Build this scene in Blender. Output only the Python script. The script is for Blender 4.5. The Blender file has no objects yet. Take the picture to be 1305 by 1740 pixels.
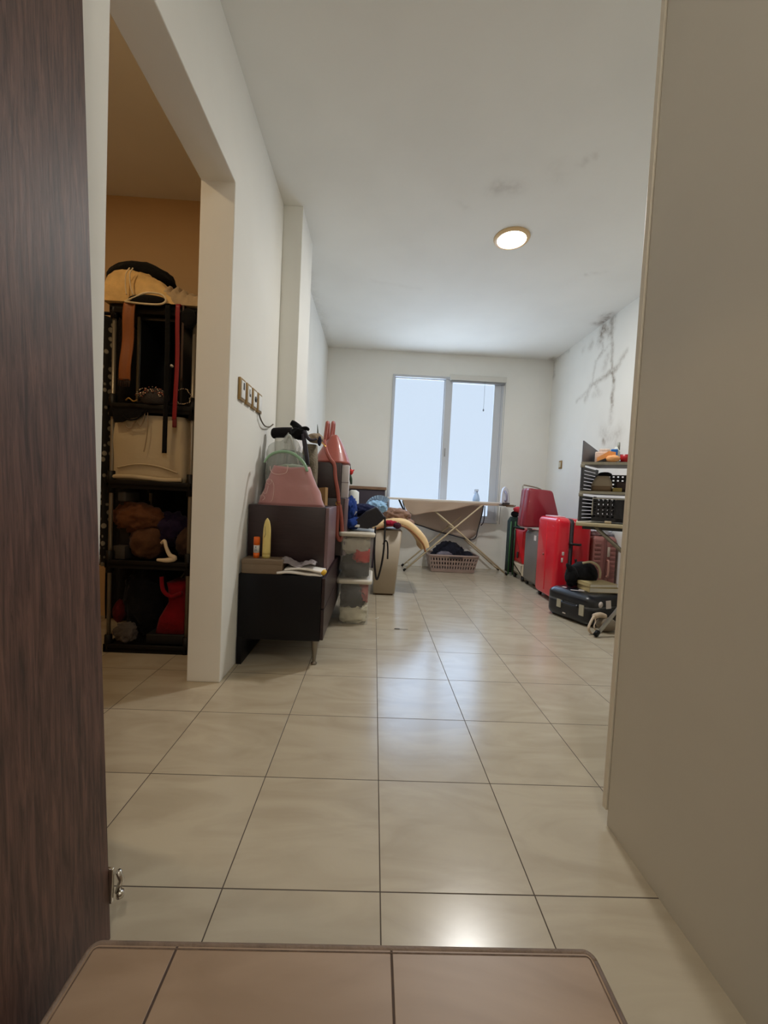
import bpy, bmesh, math, random
from mathutils import Vector, Matrix, noise

random.seed(7)
S = bpy.context.scene
COL = S.collection
# ------------------------------------------------------------------ camera
F_PX, PITCH, YAW, ROLL = 678.033, 0.0416594, 0.0264131, 0.0487674
CAM = Vector((-0.0633012, -0.9783656, 1.0132390))
_f = Vector((math.sin(YAW)*math.cos(PITCH), math.cos(YAW)*math.cos(PITCH), -math.sin(PITCH)))
_r0 = Vector((math.cos(YAW), -math.sin(YAW), 0)); _u0 = _r0.cross(_f)
_r = math.cos(ROLL)*_r0 + math.sin(ROLL)*_u0
_u = -math.sin(ROLL)*_r0 + math.cos(ROLL)*_u0
cd = bpy.data.cameras.new('camera'); cam = bpy.data.objects.new('camera', cd); COL.objects.link(cam)
cd.sensor_fit = 'HORIZONTAL'; cd.sensor_width = 36; cd.lens = F_PX*36/1305; cd.clip_start = .02
cam.matrix_world = Matrix(((_r.x,_u.x,-_f.x,CAM.x),(_r.y,_u.y,-_f.y,CAM.y),(_r.z,_u.z,-_f.z,CAM.z),(0,0,0,1)))
S.camera = cam

def at(px, py, v, ax='y'):
    """measured place in the room: sight line through a photo point meets a known wall / plane"""
    d = _f + _r*((px-652.5)/F_PX) - _u*((py-870)/F_PX)
    i = 'xyz'.index(ax); t = (v-CAM[i])/d[i]
    return CAM + d*t

# ------------------------------------------------------------------ materials
def lin(c):
    return tuple(((x/255)/12.92 if x/255 <= .04045 else ((x/255+.055)/1.055)**2.4) for x in c)
_M = {}
def mat(name, rgb, rough=.6, metal=0, bump=0, bscale=60, var=0, vscale=8, spec=.5, trans=0, alpha=1, emit=0, sheen=0, coat=0, stretch=None, ior=1.45):
    if name in _M: return _M[name]
    m = bpy.data.materials.new(name); m.use_nodes = True; _M[name] = m
    nt = m.node_tree; b = nt.nodes['Principled BSDF']
    c = lin(rgb)+(1,)
    b.inputs['Base Color'].default_value = c
    b.inputs['Roughness'].default_value = rough; b.inputs['Metallic'].default_value = metal
    b.inputs['Specular IOR Level'].default_value = spec; b.inputs['IOR'].default_value = ior
    b.inputs['Transmission Weight'].default_value = trans; b.inputs['Alpha'].default_value = alpha
    b.inputs['Sheen Weight'].default_value = sheen; b.inputs['Coat Weight'].default_value = coat
    if emit:
        b.inputs['Emission Color'].default_value = c; b.inputs['Emission Strength'].default_value = emit
    tc = nt.nodes.new('ShaderNodeTexCoord'); mp = nt.nodes.new('ShaderNodeMapping')
    nt.links.new(tc.outputs['Object'], mp.inputs[0])
    if stretch: mp.inputs['Scale'].default_value = stretch
    if var:
        n = nt.nodes.new('ShaderNodeTexNoise'); n.inputs['Scale'].default_value = vscale; n.inputs['Detail'].default_value = 6
        nt.links.new(mp.outputs[0], n.inputs['Vector'])
        r = nt.nodes.new('ShaderNodeValToRGB')
        r.color_ramp.elements[0].position = .3; r.color_ramp.elements[1].position = .7
        r.color_ramp.elements[0].color = tuple(x*(1-var) for x in c[:3])+(1,)
        r.color_ramp.elements[1].color = tuple(min(1, x*(1+var)) for x in c[:3])+(1,)
        nt.links.new(n.outputs['Fac'], r.inputs[0]); nt.links.new(r.outputs[0], b.inputs['Base Color'])
    if bump:
        n = nt.nodes.new('ShaderNodeTexNoise'); n.inputs['Scale'].default_value = bscale; n.inputs['Detail'].default_value = 4
        nt.links.new(mp.outputs[0], n.inputs['Vector'])
        bp = nt.nodes.new('ShaderNodeBump'); bp.inputs['Strength'].default_value = bump; bp.inputs['Distance'].default_value = .01
        nt.links.new(n.outputs['Fac'], bp.inputs['Height']); nt.links.new(bp.outputs[0], b.inputs['Normal'])
    return m

def N(nt, t, **k):
    n = nt.nodes.new(t)
    for a, v in k.items(): setattr(n, a, v)
    return n
def math_node(nt, op, a, b=None):
    n = N(nt, 'ShaderNodeMath', operation=op)
    for i, v in enumerate((a, b)):
        if v is None: continue
        if isinstance(v, (int, float)): n.inputs[i].default_value = v
        else: nt.links.new(v, n.inputs[i])
    return n.outputs[0]

def tile_mat(name, base, dark, grout, T, hw, ox=0., oy=0., rough=.17, vein=.5):
    m = bpy.data.materials.new(name); m.use_nodes = True; nt = m.node_tree; b = nt.nodes['Principled BSDF']
    g = N(nt, 'ShaderNodeNewGeometry'); sp = N(nt, 'ShaderNodeSeparateXYZ'); nt.links.new(g.outputs['Position'], sp.inputs[0])
    def edge(o, off):
        u = math_node(nt, 'DIVIDE', math_node(nt, 'ADD', o, -off), T)
        fr = math_node(nt, 'FRACT', u); k = math_node(nt, 'FLOOR', u)
        d = math_node(nt, 'MULTIPLY', math_node(nt, 'MINIMUM', fr, math_node(nt, 'SUBTRACT', 1., fr)), T)
        return d, k
    dx, kx = edge(sp.outputs[0], ox); dy, ky = edge(sp.outputs[1], oy)
    d = math_node(nt, 'MINIMUM', dx, dy)
    mr = N(nt, 'ShaderNodeMapRange'); mr.inputs['From Min'].default_value = hw*.7; mr.inputs['From Max'].default_value = hw*1.3
    nt.links.new(d, mr.inputs['Value'])
    cb = N(nt, 'ShaderNodeCombineXYZ'); nt.links.new(kx, cb.inputs[0]); nt.links.new(ky, cb.inputs[1])
    wn = N(nt, 'ShaderNodeTexWhiteNoise'); nt.links.new(cb.outputs[0], wn.inputs['Vector'])
    sc = N(nt, 'ShaderNodeVectorMath', operation='SCALE'); sc.inputs['Scale'].default_value = 20
    nt.links.new(wn.outputs['Color'], sc.inputs[0])
    ad = N(nt, 'ShaderNodeVectorMath', operation='ADD'); nt.links.new(g.outputs['Position'], ad.inputs[0]); nt.links.new(sc.outputs[0], ad.inputs[1])
    n1 = N(nt, 'ShaderNodeTexNoise'); n1.inputs['Scale'].default_value = 2.2; n1.inputs['Detail'].default_value = 7; n1.inputs['Distortion'].default_value = 1.4
    mp = N(nt, 'ShaderNodeMapping'); mp.inputs['Rotation'].default_value = (0,0,.7); mp.inputs['Scale'].default_value = (1,3.2,1)
    nt.links.new(ad.outputs[0], mp.inputs[0]); nt.links.new(mp.outputs[0], n1.inputs['Vector'])
    r = N(nt, 'ShaderNodeValToRGB'); e = r.color_ramp.elements
    e[0].position = .35; e[1].position = .62; e[0].color = lin(dark)+(1,); e[1].color = lin(base)+(1,)
    nt.links.new(n1.outputs['Fac'], r.inputs[0])
    mx = N(nt, 'ShaderNodeMixRGB'); mx.inputs[1].default_value = lin(grout)+(1,)
    nt.links.new(mr.outputs[0], mx.inputs[0]); nt.links.new(r.outputs[0], mx.inputs[2]); nt.links.new(mx.outputs[0], b.inputs['Base Color'])
    rr = N(nt, 'ShaderNodeMapRange'); rr.inputs['To Min'].default_value = .8; rr.inputs['To Max'].default_value = rough
    b.inputs['Specular IOR Level'].default_value = .62
    nt.links.new(mr.outputs[0], rr.inputs['Value']); nt.links.new(rr.outputs[0], b.inputs['Roughness'])
    bp = N(nt, 'ShaderNodeBump'); bp.inputs['Strength'].default_value = .5; bp.inputs['Distance'].default_value = .002
    nt.links.new(mr.outputs[0], bp.inputs['Height']); nt.links.new(bp.outputs[0], b.inputs['Normal'])
    return m

def stain_mat(name, base, stain=(112,92,68)):
    """wall paint with dirt and damp marks held in a vertex attribute"""
    m = bpy.data.materials.new(name); m.use_nodes = True; nt = m.node_tree; b = nt.nodes['Principled BSDF']
    a = N(nt, 'ShaderNodeAttribute'); a.attribute_name = 'stain'
    tc = N(nt, 'ShaderNodeTexCoord')
    n = N(nt, 'ShaderNodeTexNoise'); n.inputs['Scale'].default_value = 28; n.inputs['Detail'].default_value = 8
    nt.links.new(tc.outputs['Object'], n.inputs['Vector'])
    mr = N(nt, 'ShaderNodeMapRange'); mr.inputs['From Min'].default_value = .3; mr.inputs['From Max'].default_value = .65; mr.inputs['To Min'].default_value = .35
    nt.links.new(n.outputs['Fac'], mr.inputs['Value'])
    f = math_node(nt, 'MULTIPLY', a.outputs['Fac'], mr.outputs[0])
    n2 = N(nt, 'ShaderNodeTexNoise'); n2.inputs['Scale'].default_value = 1.6; n2.inputs['Detail'].default_value = 5
    nt.links.new(tc.outputs['Object'], n2.inputs['Vector'])
    r = N(nt, 'ShaderNodeValToRGB'); e = r.color_ramp.elements; c = lin(base)
    e[0].position = .3; e[0].color = tuple(x*.95 for x in c)+(1,); e[1].position = .6; e[1].color = c+(1,)
    nt.links.new(n2.outputs['Fac'], r.inputs[0])
    mx = N(nt, 'ShaderNodeMixRGB'); mx.inputs[2].default_value = lin(stain)+(1,)
    nt.links.new(f, mx.inputs[0]); nt.links.new(r.outputs[0], mx.inputs[1]); nt.links.new(mx.outputs[0], b.inputs['Base Color'])
    b.inputs['Roughness'].default_value = .75; b.inputs['Specular IOR Level'].default_value = .25
    n3 = N(nt, 'ShaderNodeTexNoise'); n3.inputs['Scale'].default_value = 5; n3.inputs['Detail'].default_value = 6
    nt.links.new(tc.outputs['Object'], n3.inputs['Vector'])
    bp = N(nt, 'ShaderNodeBump'); bp.inputs['Strength'].default_value = .12; bp.inputs['Distance'].default_value = .02
    nt.links.new(n3.outputs['Fac'], bp.inputs['Height']); nt.links.new(bp.outputs[0], b.inputs['Normal'])
    return m

def wood_mat(name, c1, c2, rough=.5, sc=(30,30,1.6)):
    m = bpy.data.materials.new(name); m.use_nodes = True; nt = m.node_tree; b = nt.nodes['Principled BSDF']
    tc = N(nt, 'ShaderNodeTexCoord'); mp = N(nt, 'ShaderNodeMapping'); mp.inputs['Scale'].default_value = sc
    nt.links.new(tc.outputs['Object'], mp.inputs[0])
    n = N(nt, 'ShaderNodeTexNoise'); n.inputs['Scale'].default_value = 3.2; n.inputs['Detail'].default_value = 9; n.inputs['Roughness'].default_value = .68; n.inputs['Distortion'].default_value = .6
    nt.links.new(mp.outputs[0], n.inputs['Vector'])
    r = N(nt, 'ShaderNodeValToRGB'); e = r.color_ramp.elements
    e[0].position = .36; e[0].color = lin(c1)+(1,); e[1].position = .66; e[1].color = lin(c2)+(1,)
    nt.links.new(n.outputs['Fac'], r.inputs[0]); nt.links.new(r.outputs[0], b.inputs['Base Color'])
    b.inputs['Roughness'].default_value = rough
    bp = N(nt, 'ShaderNodeBump'); bp.inputs['Strength'].default_value = .25; bp.inputs['Distance'].default_value = .002
    nt.links.new(n.outputs['Fac'], bp.inputs['Height']); nt.links.new(bp.outputs[0], b.inputs['Normal'])
    return m

def dots_mat(name):
    m = bpy.data.materials.new(name); m.use_nodes = True; nt = m.node_tree; b = nt.nodes['Principled BSDF']
    tc = N(nt, 'ShaderNodeTexCoord'); v = N(nt, 'ShaderNodeTexVoronoi'); v.inputs['Scale'].default_value = 22; v.inputs['Randomness'].default_value = .45
    nt.links.new(tc.outputs['Object'], v.inputs['Vector'])
    r = N(nt, 'ShaderNodeValToRGB'); e = r.color_ramp.elements
    e[0].position = .30; e[0].color = lin((135,130,115))+(1,); e[1].position = .38; e[1].color = lin((16,15,15))+(1,)
    nt.links.new(v.outputs['Distance'], r.inputs[0]); nt.links.new(r.outputs[0], b.inputs['Base Color']); b.inputs['Roughness'].default_value = .9
    return m

# ------------------------------------------------------------------ mesh building
class MB:
    """collects shapes in world coordinates; becomes one mesh object"""
    def __init__(s): s.bm = bmesh.new()
    def add(s, verts, faces, smooth=False):
        vs = [s.bm.verts.new(v) for v in verts]
        for f in faces:
            try: q = s.bm.faces.new([vs[i] for i in f]); q.smooth = smooth
            except ValueError: pass
        return s
    def box(s, x0, x1, y0, y1, z0, z1, r=0, seg=2, M=None):
        b = bmesh.new(); bmesh.ops.create_cube(b, size=1)
        sc = Vector((x1-x0, y1-y0, z1-z0)); c = Vector(((x0+x1)/2, (y0+y1)/2, (z0+z1)/2))
        for v in b.verts: v.co = Vector((v.co.x*sc.x, v.co.y*sc.y, v.co.z*sc.z))
        if r > 0: bmesh.ops.bevel(b, geom=list(b.edges), offset=min(r, min(sc)*.49), segments=seg, profile=.5, affect='EDGES')
        b.verts.ensure_lookup_table()
        for v in b.verts:
            v.co = v.co+c
            if M is not None: v.co = M @ v.co
        s.add([v.co.copy() for v in b.verts], [[v.index for v in f.verts] for f in b.faces], r > 0)
        b.free(); return s
    def rings(s, rs, closed=True, cap=True, smooth=True):
        n = len(rs[0]); vs = [p for r in rs for p in r]; fs = []
        for i in range(len(rs)-1):
            for j in range(n if closed else n-1):
                k = (j+1) % n
                fs.append((i*n+j, i*n+k, (i+1)*n+k, (i+1)*n+j))
        if cap and closed:
            fs.append(tuple(reversed(range(n)))); fs.append(tuple((len(rs)-1)*n+j for j in range(n)))
        return s.add(vs, fs, smooth)
    def tube(s, pts, r, seg=10, smoothn=0, flat=1.0):
        pts = [Vector(p) for p in pts]
        if smoothn: pts = spline(pts, smoothn)
        n = len(pts); rr = r if isinstance(r, (list, tuple)) else [r]*n
        if len(rr) != n: rr = [rr[min(len(rr)-1, int(i*(len(rr)-1)/(n-1)))]+(rr[min(len(rr)-1, int(i*(len(rr)-1)/(n-1))+1)]-rr[min(len(rr)-1, int(i*(len(rr)-1)/(n-1)))])*((i*(len(rr)-1)/(n-1)) % 1) for i in range(n)]
        up = None; rings = []
        for i, p in enumerate(pts):
            t = (pts[min(i+1, n-1)]-pts[max(i-1, 0)]).normalized()
            if up is None: up = t.orthogonal().normalized() if abs(t.y) > .95 else t.cross(Vector((0,1,0))).normalized()
            up = (up-t*up.dot(t)).normalized(); sd = t.cross(up)
            rings.append([p+up*(math.cos(a)*rr[i])+sd*(math.sin(a)*rr[i]*flat) for a in [2*math.pi*k/seg for k in range(seg)]])
        return s.rings(rings, cap=cap) if 'prof' in locals() else s.rings(rings)
    def lathe(s, c, prof, seg=24, M=None, cap=True):
        c = Vector(c); rings = []
        for r, z in prof:
            ring = [Vector((math.cos(2*math.pi*k/seg)*max(r, 1e-4), math.sin(2*math.pi*k/seg)*max(r, 1e-4), z)) for k in range(seg)]
            rings.append([(M @ v if M is not None else v)+c for v in ring])
        return s.rings(rings, cap=cap) if 'prof' in locals() else s.rings(rings)
    def prism(s, poly, d, smooth=False):
        """poly: list of 3-D points, d: extrusion vector"""
        d = Vector(d); n = len(poly); a = [Vector(p) for p in poly]; b = [p+d for p in a]
        fs = [tuple(range(n)), tuple(reversed(range(n, 2*n)))]+[(i, i+n, (i+1) % n+n, (i+1) % n) for i in range(n)]
        return s.add(a+b, fs, smooth)
    def grid(s, f, nu, nv, th=0, smooth=True):
        """sheet: f(u,v)->point, thickness th as a closed slab"""
        P = [[Vector(f(i/nu, j/nv)) for j in range(nv+1)] for i in range(nu+1)]
        top = []; bot = []
        for i in range(nu+1):
            for j in range(nv+1):
                a = P[min(i+1, nu)][j]-P[max(i-1, 0)][j]; b = P[i][min(j+1, nv)]-P[i][max(j-1, 0)]
                nn = a.cross(b); nn = nn.normalized() if nn.length > 1e-9 else Vector((0,0,1))
                top.append(P[i][j]+nn*th/2); bot.append(P[i][j]-nn*th/2)
        w = nv+1; off = len(top); fs = []
        for i in range(nu):
            for j in range(nv):
                q = (i*w+j, (i+1)*w+j, (i+1)*w+j+1, i*w+j+1)
                fs.append(q)
                if th: fs.append(tuple(off+x for x in reversed(q)))
        if th:
            for i in range(nu):
                for j in (0, nv):
                    q = (i*w+j, (i+1)*w+j, off+(i+1)*w+j, off+i*w+j); fs.append(q if j else tuple(reversed(q)))
            for j in range(nv):
                for i in (0, nu):
                    q = (i*w+j, i*w+j+1, off+i*w+j+1, off+i*w+j); fs.append(tuple(reversed(q)) if i else q)
            return s.add(top+bot, fs, smooth)
        return s.add(top, fs, smooth)
    def blob(s, c, rad, amp=.12, freq=2.2, seed=0, floor=None, sub=4, fold=.5, power=1.):
        """soft crumpled lump of cloth: sphere pushed by folded noise, resting on a floor height"""
        b = bmesh.new(); bmesh.ops.create_icosphere(b, subdivisions=sub, radius=1)
        c = Vector(c); rad = Vector(rad); off = Vector((seed*3.1, seed*1.7, seed*2.3))
        for v in b.verts:
            n = v.co.normalized(); q = n*freq+off
            k = noise.noise(q)*1.0+(1-abs(noise.noise(q*1.9+Vector((5,1,2))))*2)*fold+noise.noise(q*4.5)*.3+(fold*.55*(1-abs(noise.noise(Vector((q.x*3.2+q.y*2, q.y*2.2, q.z*4.6))))*3.2) if fold > .35 else 0)
            d = 1+amp*k
            e = Vector([math.copysign(abs(x)**power, x) for x in n])
            v.co = Vector((e.x*rad.x*d, e.y*rad.y*d, e.z*rad.z*d))+c
            if floor is not None and v.co.z < floor: v.co.z = floor
        s.add([v.co.copy() for v in b.verts], [[v.index for v in f.verts] for f in b.faces], True)
        b.free(); return s
    def holes(s, o, u, v, nu, nv, fu, fv, th):
        """perforated panel: origin, two edge vectors, nu x nv openings of relative size fu, fv"""
        o, u, v = Vector(o), Vector(u), Vector(v); n = u.cross(v).normalized()*th
        us = [0.]; vs = [0.]
        for i in range(nu): us += [(i+.5-fu/2)/nu, (i+.5+fu/2)/nu]
        us.append(1.)
        for i in range(nv): vs += [(i+.5-fv/2)/nv, (i+.5+fv/2)/nv]
        vs.append(1.)
        for i in range(len(us)-1):
            if i % 2 == 0:
                s.prism([o+u*us[i], o+u*us[i+1], o+u*us[i+1]+v, o+u*us[i]+v], n)
            else:
                for j in range(0, len(vs)-1, 2):
                    s.prism([o+u*us[i]+v*vs[j], o+u*us[i+1]+v*vs[j], o+u*us[i+1]+v*vs[j+1], o+u*us[i]+v*vs[j+1]], n)
        return s
    def transform(s, M):
        for v in s.bm.verts: v.co = M @ v.co
        return s

def spline(pts, k):
    out = []; n = len(pts)
    for i in range(n-1):
        p0, p1, p2, p3 = pts[max(i-1, 0)], pts[i], pts[i+1], pts[min(i+2, n-1)]
        for j in range(k):
            t = j/k
            out.append(.5*((2*p1)+(p2-p0)*t+(2*p0-5*p1+4*p2-p3)*t*t+(3*p1-p0-3*p2+p3)*t**3))
    out.append(pts[-1]); return out

XF = None
def link(name, mb, m, parent=None, origin=None):
    bm = mb.bm
    if XF is not None:
        for v in bm.verts: v.co = XF @ v.co
    bmesh.ops.recalc_face_normals(bm, faces=bm.faces)
    if parent is not None:
        o0 = Vector((0,0,0)); p = parent
        while p is not None: o0 += p.location; p = p.parent
    elif origin is not None: o0 = Vector(origin)
    else:
        xs = [v.co.x for v in bm.verts]; ys = [v.co.y for v in bm.verts]; zs = [v.co.z for v in bm.verts]
        o0 = Vector(((min(xs)+max(xs))/2, (min(ys)+max(ys))/2, min(zs)))
    for v in bm.verts: v.co -= o0
    me = bpy.data.meshes.new(name); bm.to_mesh(me); bm.free(); me.materials.append(m)
    o = bpy.data.objects.new(name, me); COL.objects.link(o)
    if parent is not None: o.parent = parent
    else: o.location = o0
    return o
def tag(o, label, cat, group=None):
    o['label'] = label; o['category'] = cat
    if group: o['group'] = group
    return o
def thing(name, label, cat, loc=(0,0,0), group=None):
    o = bpy.data.objects.new(name, None); COL.objects.link(o); o.location = loc; o.empty_display_size = .05
    return tag(o, label, cat, group)
def single(name, mb, m, label, cat, group=None): return tag(link(name, mb, m), label, cat, group)
def struct(name, mb, m, origin=(0,0,0), label=None):
    o = link(name, mb, m, None, origin); o['kind'] = 'structure'
    if label: o['label'] = label
    return o
def bevel(o, w=.002, seg=2):
    md = o.modifiers.new('bevel', 'BEVEL'); md.width = w; md.segments = seg; md.limit_method = 'ANGLE'; return o
V = Vector
def rotz(a, c=(0,0,0)): c = V(c); return Matrix.Translation(c) @ Matrix.Rotation(a, 4, 'Z') @ Matrix.Translation(-c)
def rot(a, ax, c): c = V(c); return Matrix.Translation(c) @ Matrix.Rotation(a, 4, ax) @ Matrix.Translation(-c)

# ------------------------------------------------------------------ dimensions
H = 3.09; XL = -.82; XLB = -.99; YB = 4.85; XR = 2.45; YC = 2.06
WX0, WX1, WZ0, WZ1 = .125, 1.745, .70, 2.765
WALL = (236,235,229)

# ------------------------------------------------------------------ setting
tile = tile_mat('cream_floor_tile', (186,175,154), (174,162,141), (70,58,46), .4, .0015, rough=.22)
struct('floor', MB().box(-2.75, 2.6, -2.3, 5.0, -.12, 0), tile)
wm = stain_mat('wall_paint', WALL)

def seg_d(p, a, b):
    a, b = V(a), V(b); ab = b-a; t = max(0, min(1, (p-a).dot(ab)/max(ab.length_squared, 1e-9))); return (p-(a+ab*t)).length
def painted(mb_grid_fn, nu, nv, stain_fn, name, origin=(0,0,0)):
    mb = MB(); mb.grid(mb_grid_fn, nu, nv, 0, False)
    vals = [stain_fn(v.co) for v in mb.bm.verts]
    return mb, vals
def put_attr(o, vals):
    me = o.data; a = me.attributes.new('stain', 'FLOAT', 'POINT')
    for i, v in enumerate(vals): a.data[i].value = v

def stroke(p, lines):
    s = 0
    for pts, w, k in lines:
        for a, b in zip(pts, pts[1:]):
            d = seg_d(p, (a[0], a[1], 0), (b[0], b[1], 0))
            s = max(s, k*(.55+.75*abs(noise.noise(p*4.3)))*math.exp(-(d/(w*1.25))**2))
    return s
def wob(p, a=.03, f=6):
    p = V((p.x+.012*noise.noise(V((p.x*24, p.y*24, 3.3))), p.y+.012*noise.noise(V((p.x*24, p.y*24, 9.1))), 0))
    return V((p.x+a*noise.noise(V((p.x*f, p.y*f, 1.3))), p.y+a*noise.noise(V((p.x*f, p.y*f, 7.7))), 0))
# right wall, with the old leak running down it  (coordinates Y, Z)
R_LINES = [([(3.42,3.05),(3.40,2.85),(3.32,2.41),(3.31,2.05)],.018,.9), ([(3.42,3.09),(3.43,2.93)],.06,1.), ([(3.62,3.02),(3.45,2.97)],.045,.85),
    ([(3.60,3.05),(3.62,2.92)],.05,.9), ([(3.60,2.95),(3.57,2.78),(3.70,2.70),(3.74,2.45)],.016,.6), ([(3.12,2.60),(3.30,2.49),(3.55,2.47),(3.80,2.42)],.022,.85),
    ([(3.80,2.42),(3.86,2.30)],.028,.7), ([(3.85,2.40),(4.10,2.32)],.016,.45), ([(3.68,2.70),(3.40,2.80)],.014,.4), ([(3.45,2.66),(3.50,2.58)],.04,.5),
    ([(3.66,2.40),(3.58,2.30),(3.70,2.30)],.03,.4), ([(3.31,2.05),(3.31,1.90)],.03,.35), ([(3.45,1.85),(3.35,1.75),(3.15,1.80),(3.18,1.62)],.06,.35), ([(3.42,1.72),(3.40,1.70)],.03,.8),
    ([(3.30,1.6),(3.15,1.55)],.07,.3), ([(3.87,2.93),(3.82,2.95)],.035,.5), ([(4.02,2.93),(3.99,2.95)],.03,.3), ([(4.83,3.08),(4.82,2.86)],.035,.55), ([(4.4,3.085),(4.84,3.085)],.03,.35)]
mb, vals = painted(lambda u, v: (XR, .1+u*(YB-.1), v*H), 240, 150, lambda c: stroke(wob(V((c.y, c.z, 0))), R_LINES), 'wall_right')
o = struct('wall_right', mb, wm); put_attr(o, vals)
b = MB().box(XR+.002, XR+.12, .1, YB, 0, H); struct('wall_right_core', b, wm)
# ceiling: one fine sheet with faint marks around the lamp, and a slab above
C_LINES = [([(.66,1.74),(.76,1.72)],.05,.34), ([(1.10,1.52),(1.16,1.44)],.012,.35), ([(.45,1.9),(.50,1.95)],.02,.12), ([(1.9,2.6),(1.75,2.68)],.012,.25),
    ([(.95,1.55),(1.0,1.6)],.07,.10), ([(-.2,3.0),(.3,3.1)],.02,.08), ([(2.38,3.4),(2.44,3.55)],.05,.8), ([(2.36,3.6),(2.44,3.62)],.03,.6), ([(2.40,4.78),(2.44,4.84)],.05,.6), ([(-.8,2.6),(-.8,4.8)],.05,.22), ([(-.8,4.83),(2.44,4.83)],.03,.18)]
mb, vals = painted(lambda u, v: (-2.7+u*5.3, -2.3+v*7.3, H), 150, 210, lambda c: stroke(wob(c, .03, 5), C_LINES) if c.y > .3 else 0, 'ceiling')
o = struct('ceiling', mb, wm); put_attr(o, vals)
struct('ceiling_core', MB().box(-2.75, 2.6, -2.3, 5.0, H+.002, H+.1), wm)
# left wall with the opening to the closet and the column
L = MB()
L.prism([V((XLB, y, z)) for y, z in ((-2.2,0),(.149,0),(.149,2.52),(1.076,2.52),(1.076,0),(YB,0),(YB,H),(-2.2,H))], (XL-XLB,0,0)).box(XL-.002, -.68, 2.04, 2.48, 0, H)
o = struct('wall_left', L, wm); bevel(o, .004)
# far wall around the window
B = MB()
B.box(XLB, WX0, YB, YB+.15, 0, H).box(WX1, XR+.12, YB, YB+.15, 0, H).box(WX0, WX1, YB, YB+.15, WZ1, H).box(WX0, WX1, YB, YB+.15, 0, WZ0)
struct('wall_back', B, wm)
cm = mat('closet_paint', (205,176,136), .8, var=.04, vscale=2)
struct('wall_closet_back', MB().box(-2.75, XLB, YC, YC+.1, 0, H), cm)
struct('wall_closet_left', MB().box(-2.75, -2.65, -.7, YC, 0, H), cm)
struct('wall_closet_front', MB().box(-2.75, XLB, -.8, -.7, 0, H), cm)
struct('wall_front', MB().box(XLB, 1.0, -2.3, -2.2, 0, H), wm)
struct('wall_entry_right', MB().box(.745, 1.0, -2.2, -.42, 0, H), wm)

# tiled step in the foreground
step_m = tile_mat('brown_step_tile', (163,137,112), (150,124,99), (70,52,40), .4, .0022, .01, -.255-.4, .42)
st = MB()
def rrect(x0, x1, y0, y1, z, r, inset=0, k=6):
    out = []
    for cx, cy, a0 in ((x1-r, y1-r, 0), (x0+r, y1-r, 90), (x0+r, y0+r, 180), (x1-r, y0+r, 270)):
        for j in range(k+1):
            a = math.radians(a0+90*j/k); out.append(V((cx+(r-inset)*math.cos(a), cy+(r-inset)*math.sin(a), z)))
    return out
SX0, SX1, SY0, SY1, SZ = -.553, .402, -2.19, -.250, .155
st.rings([rrect(SX0, SX1, SY0, SY1, 0, .022), rrect(SX0, SX1, SY0, SY1, SZ-.012, .022), rrect(SX0, SX1, SY0, SY1, SZ-.006, .022, .002), rrect(SX0, SX1, SY0, SY1, SZ-.0012, .022, .007), rrect(SX0, SX1, SY0, SY1, SZ, .022, .014)], smooth=False)
step = struct('trim_1', st, step_m, label='low raised step of brown tiles with a rounded dirty rim in the foreground')
dirt = mat('step_dirt', (104,84,68), .8, bump=.3, bscale=200, var=.35, vscale=30)
dr = MB(); e = rrect(SX0, SX1, SY0, SY1, SZ+.0004, .022, .0135); e2 = rrect(SX0, SX1, SY0, SY1, SZ+.0004, .022, .0160)
n_ = len(e)
dr.add(e+e2, [(i, (i+1) % n_, n_+(i+1) % n_, n_+i) for i in range(n_)])
link('grout_line', dr, dirt, step)
rim = MB().tube([p+V((0,0,-.002)) for p in rrect(SX0, SX1, SY0, SY1, SZ-.003, .022, .006)]+[rrect(SX0, SX1, SY0, SY1, SZ-.005, .022, .006)[0]], .0062, 8)
link('rim', rim, mat('step_rim', (128,108,92), .55, var=.2, vscale=25, bump=.3, bscale=150), step)

# ------------------------------------------------------------------ window
wf = mat('window_frame_white', (196,200,206), .35)
win = bpy.data.objects.new('window_1', None); COL.objects.link(win); win.location = ((WX0+WX1)/2, YB, WZ0); win['kind'] = 'structure'
f = MB(); T = .032; y0, y1 = YB-.015, YB+.07
f.box(WX0, WX0+T, y0, y1, WZ0, WZ1).box(WX1-T, WX1, y0, y1, WZ0, WZ1).box(WX0+T, WX1-T, y0, y1, WZ1-T, WZ1).box(WX0+T, WX1-T, y0, y1, WZ0, WZ0+T)
bevel(link('window_frame', f, wf, win), .003)
MX = .925
def sash(x0, x1, ya, yb, tl, tr, tt):
    s_ = MB(); z0, z1 = WZ0+T, WZ1-T
    s_.box(x0, x0+tl, ya, yb, z0, z1).box(x1-tr, x1, ya, yb, z0, z1).box(x0+tl, x1-tr, ya, yb, z1-tt, z1).box(x0+tl, x1-tr, ya, yb, z0, z0+.05)
    q = bevel(link('sash', s_, wf, win), .003)
    g = MB().box(x0+tl-.004, x1-tr+.004, (ya+yb)/2-.003, (ya+yb)/2+.003, z0+.046, z1-tt+.004)
    link('pane', g, glass, q)
glass = mat('window_glass', (225,238,245), .25, alpha=.05, spec=.1)
sash(WX0+T, .955, YB+.03, YB+.058, .012, .080, .012)
sash(.890, WX1-T, YB-.004, YB+.026, .105, .105, .045)
link('latch', MB().box(MX-.002, MX+.014, YB-.018, YB-.003, 1.62, 1.74, .004), mat('latch_grey', (150,150,148), .4), win)
struct('trim_2', MB().box(WX0-.012, WX1+.012, YB-.02, YB+.001, WZ0-.025, WZ0, .004), wf)
bl = thing('roller_blind', 'white blind cassette with hanging bead cord over the right window pane', 'blind', (1.34, YB-.04, 2.62))
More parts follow.
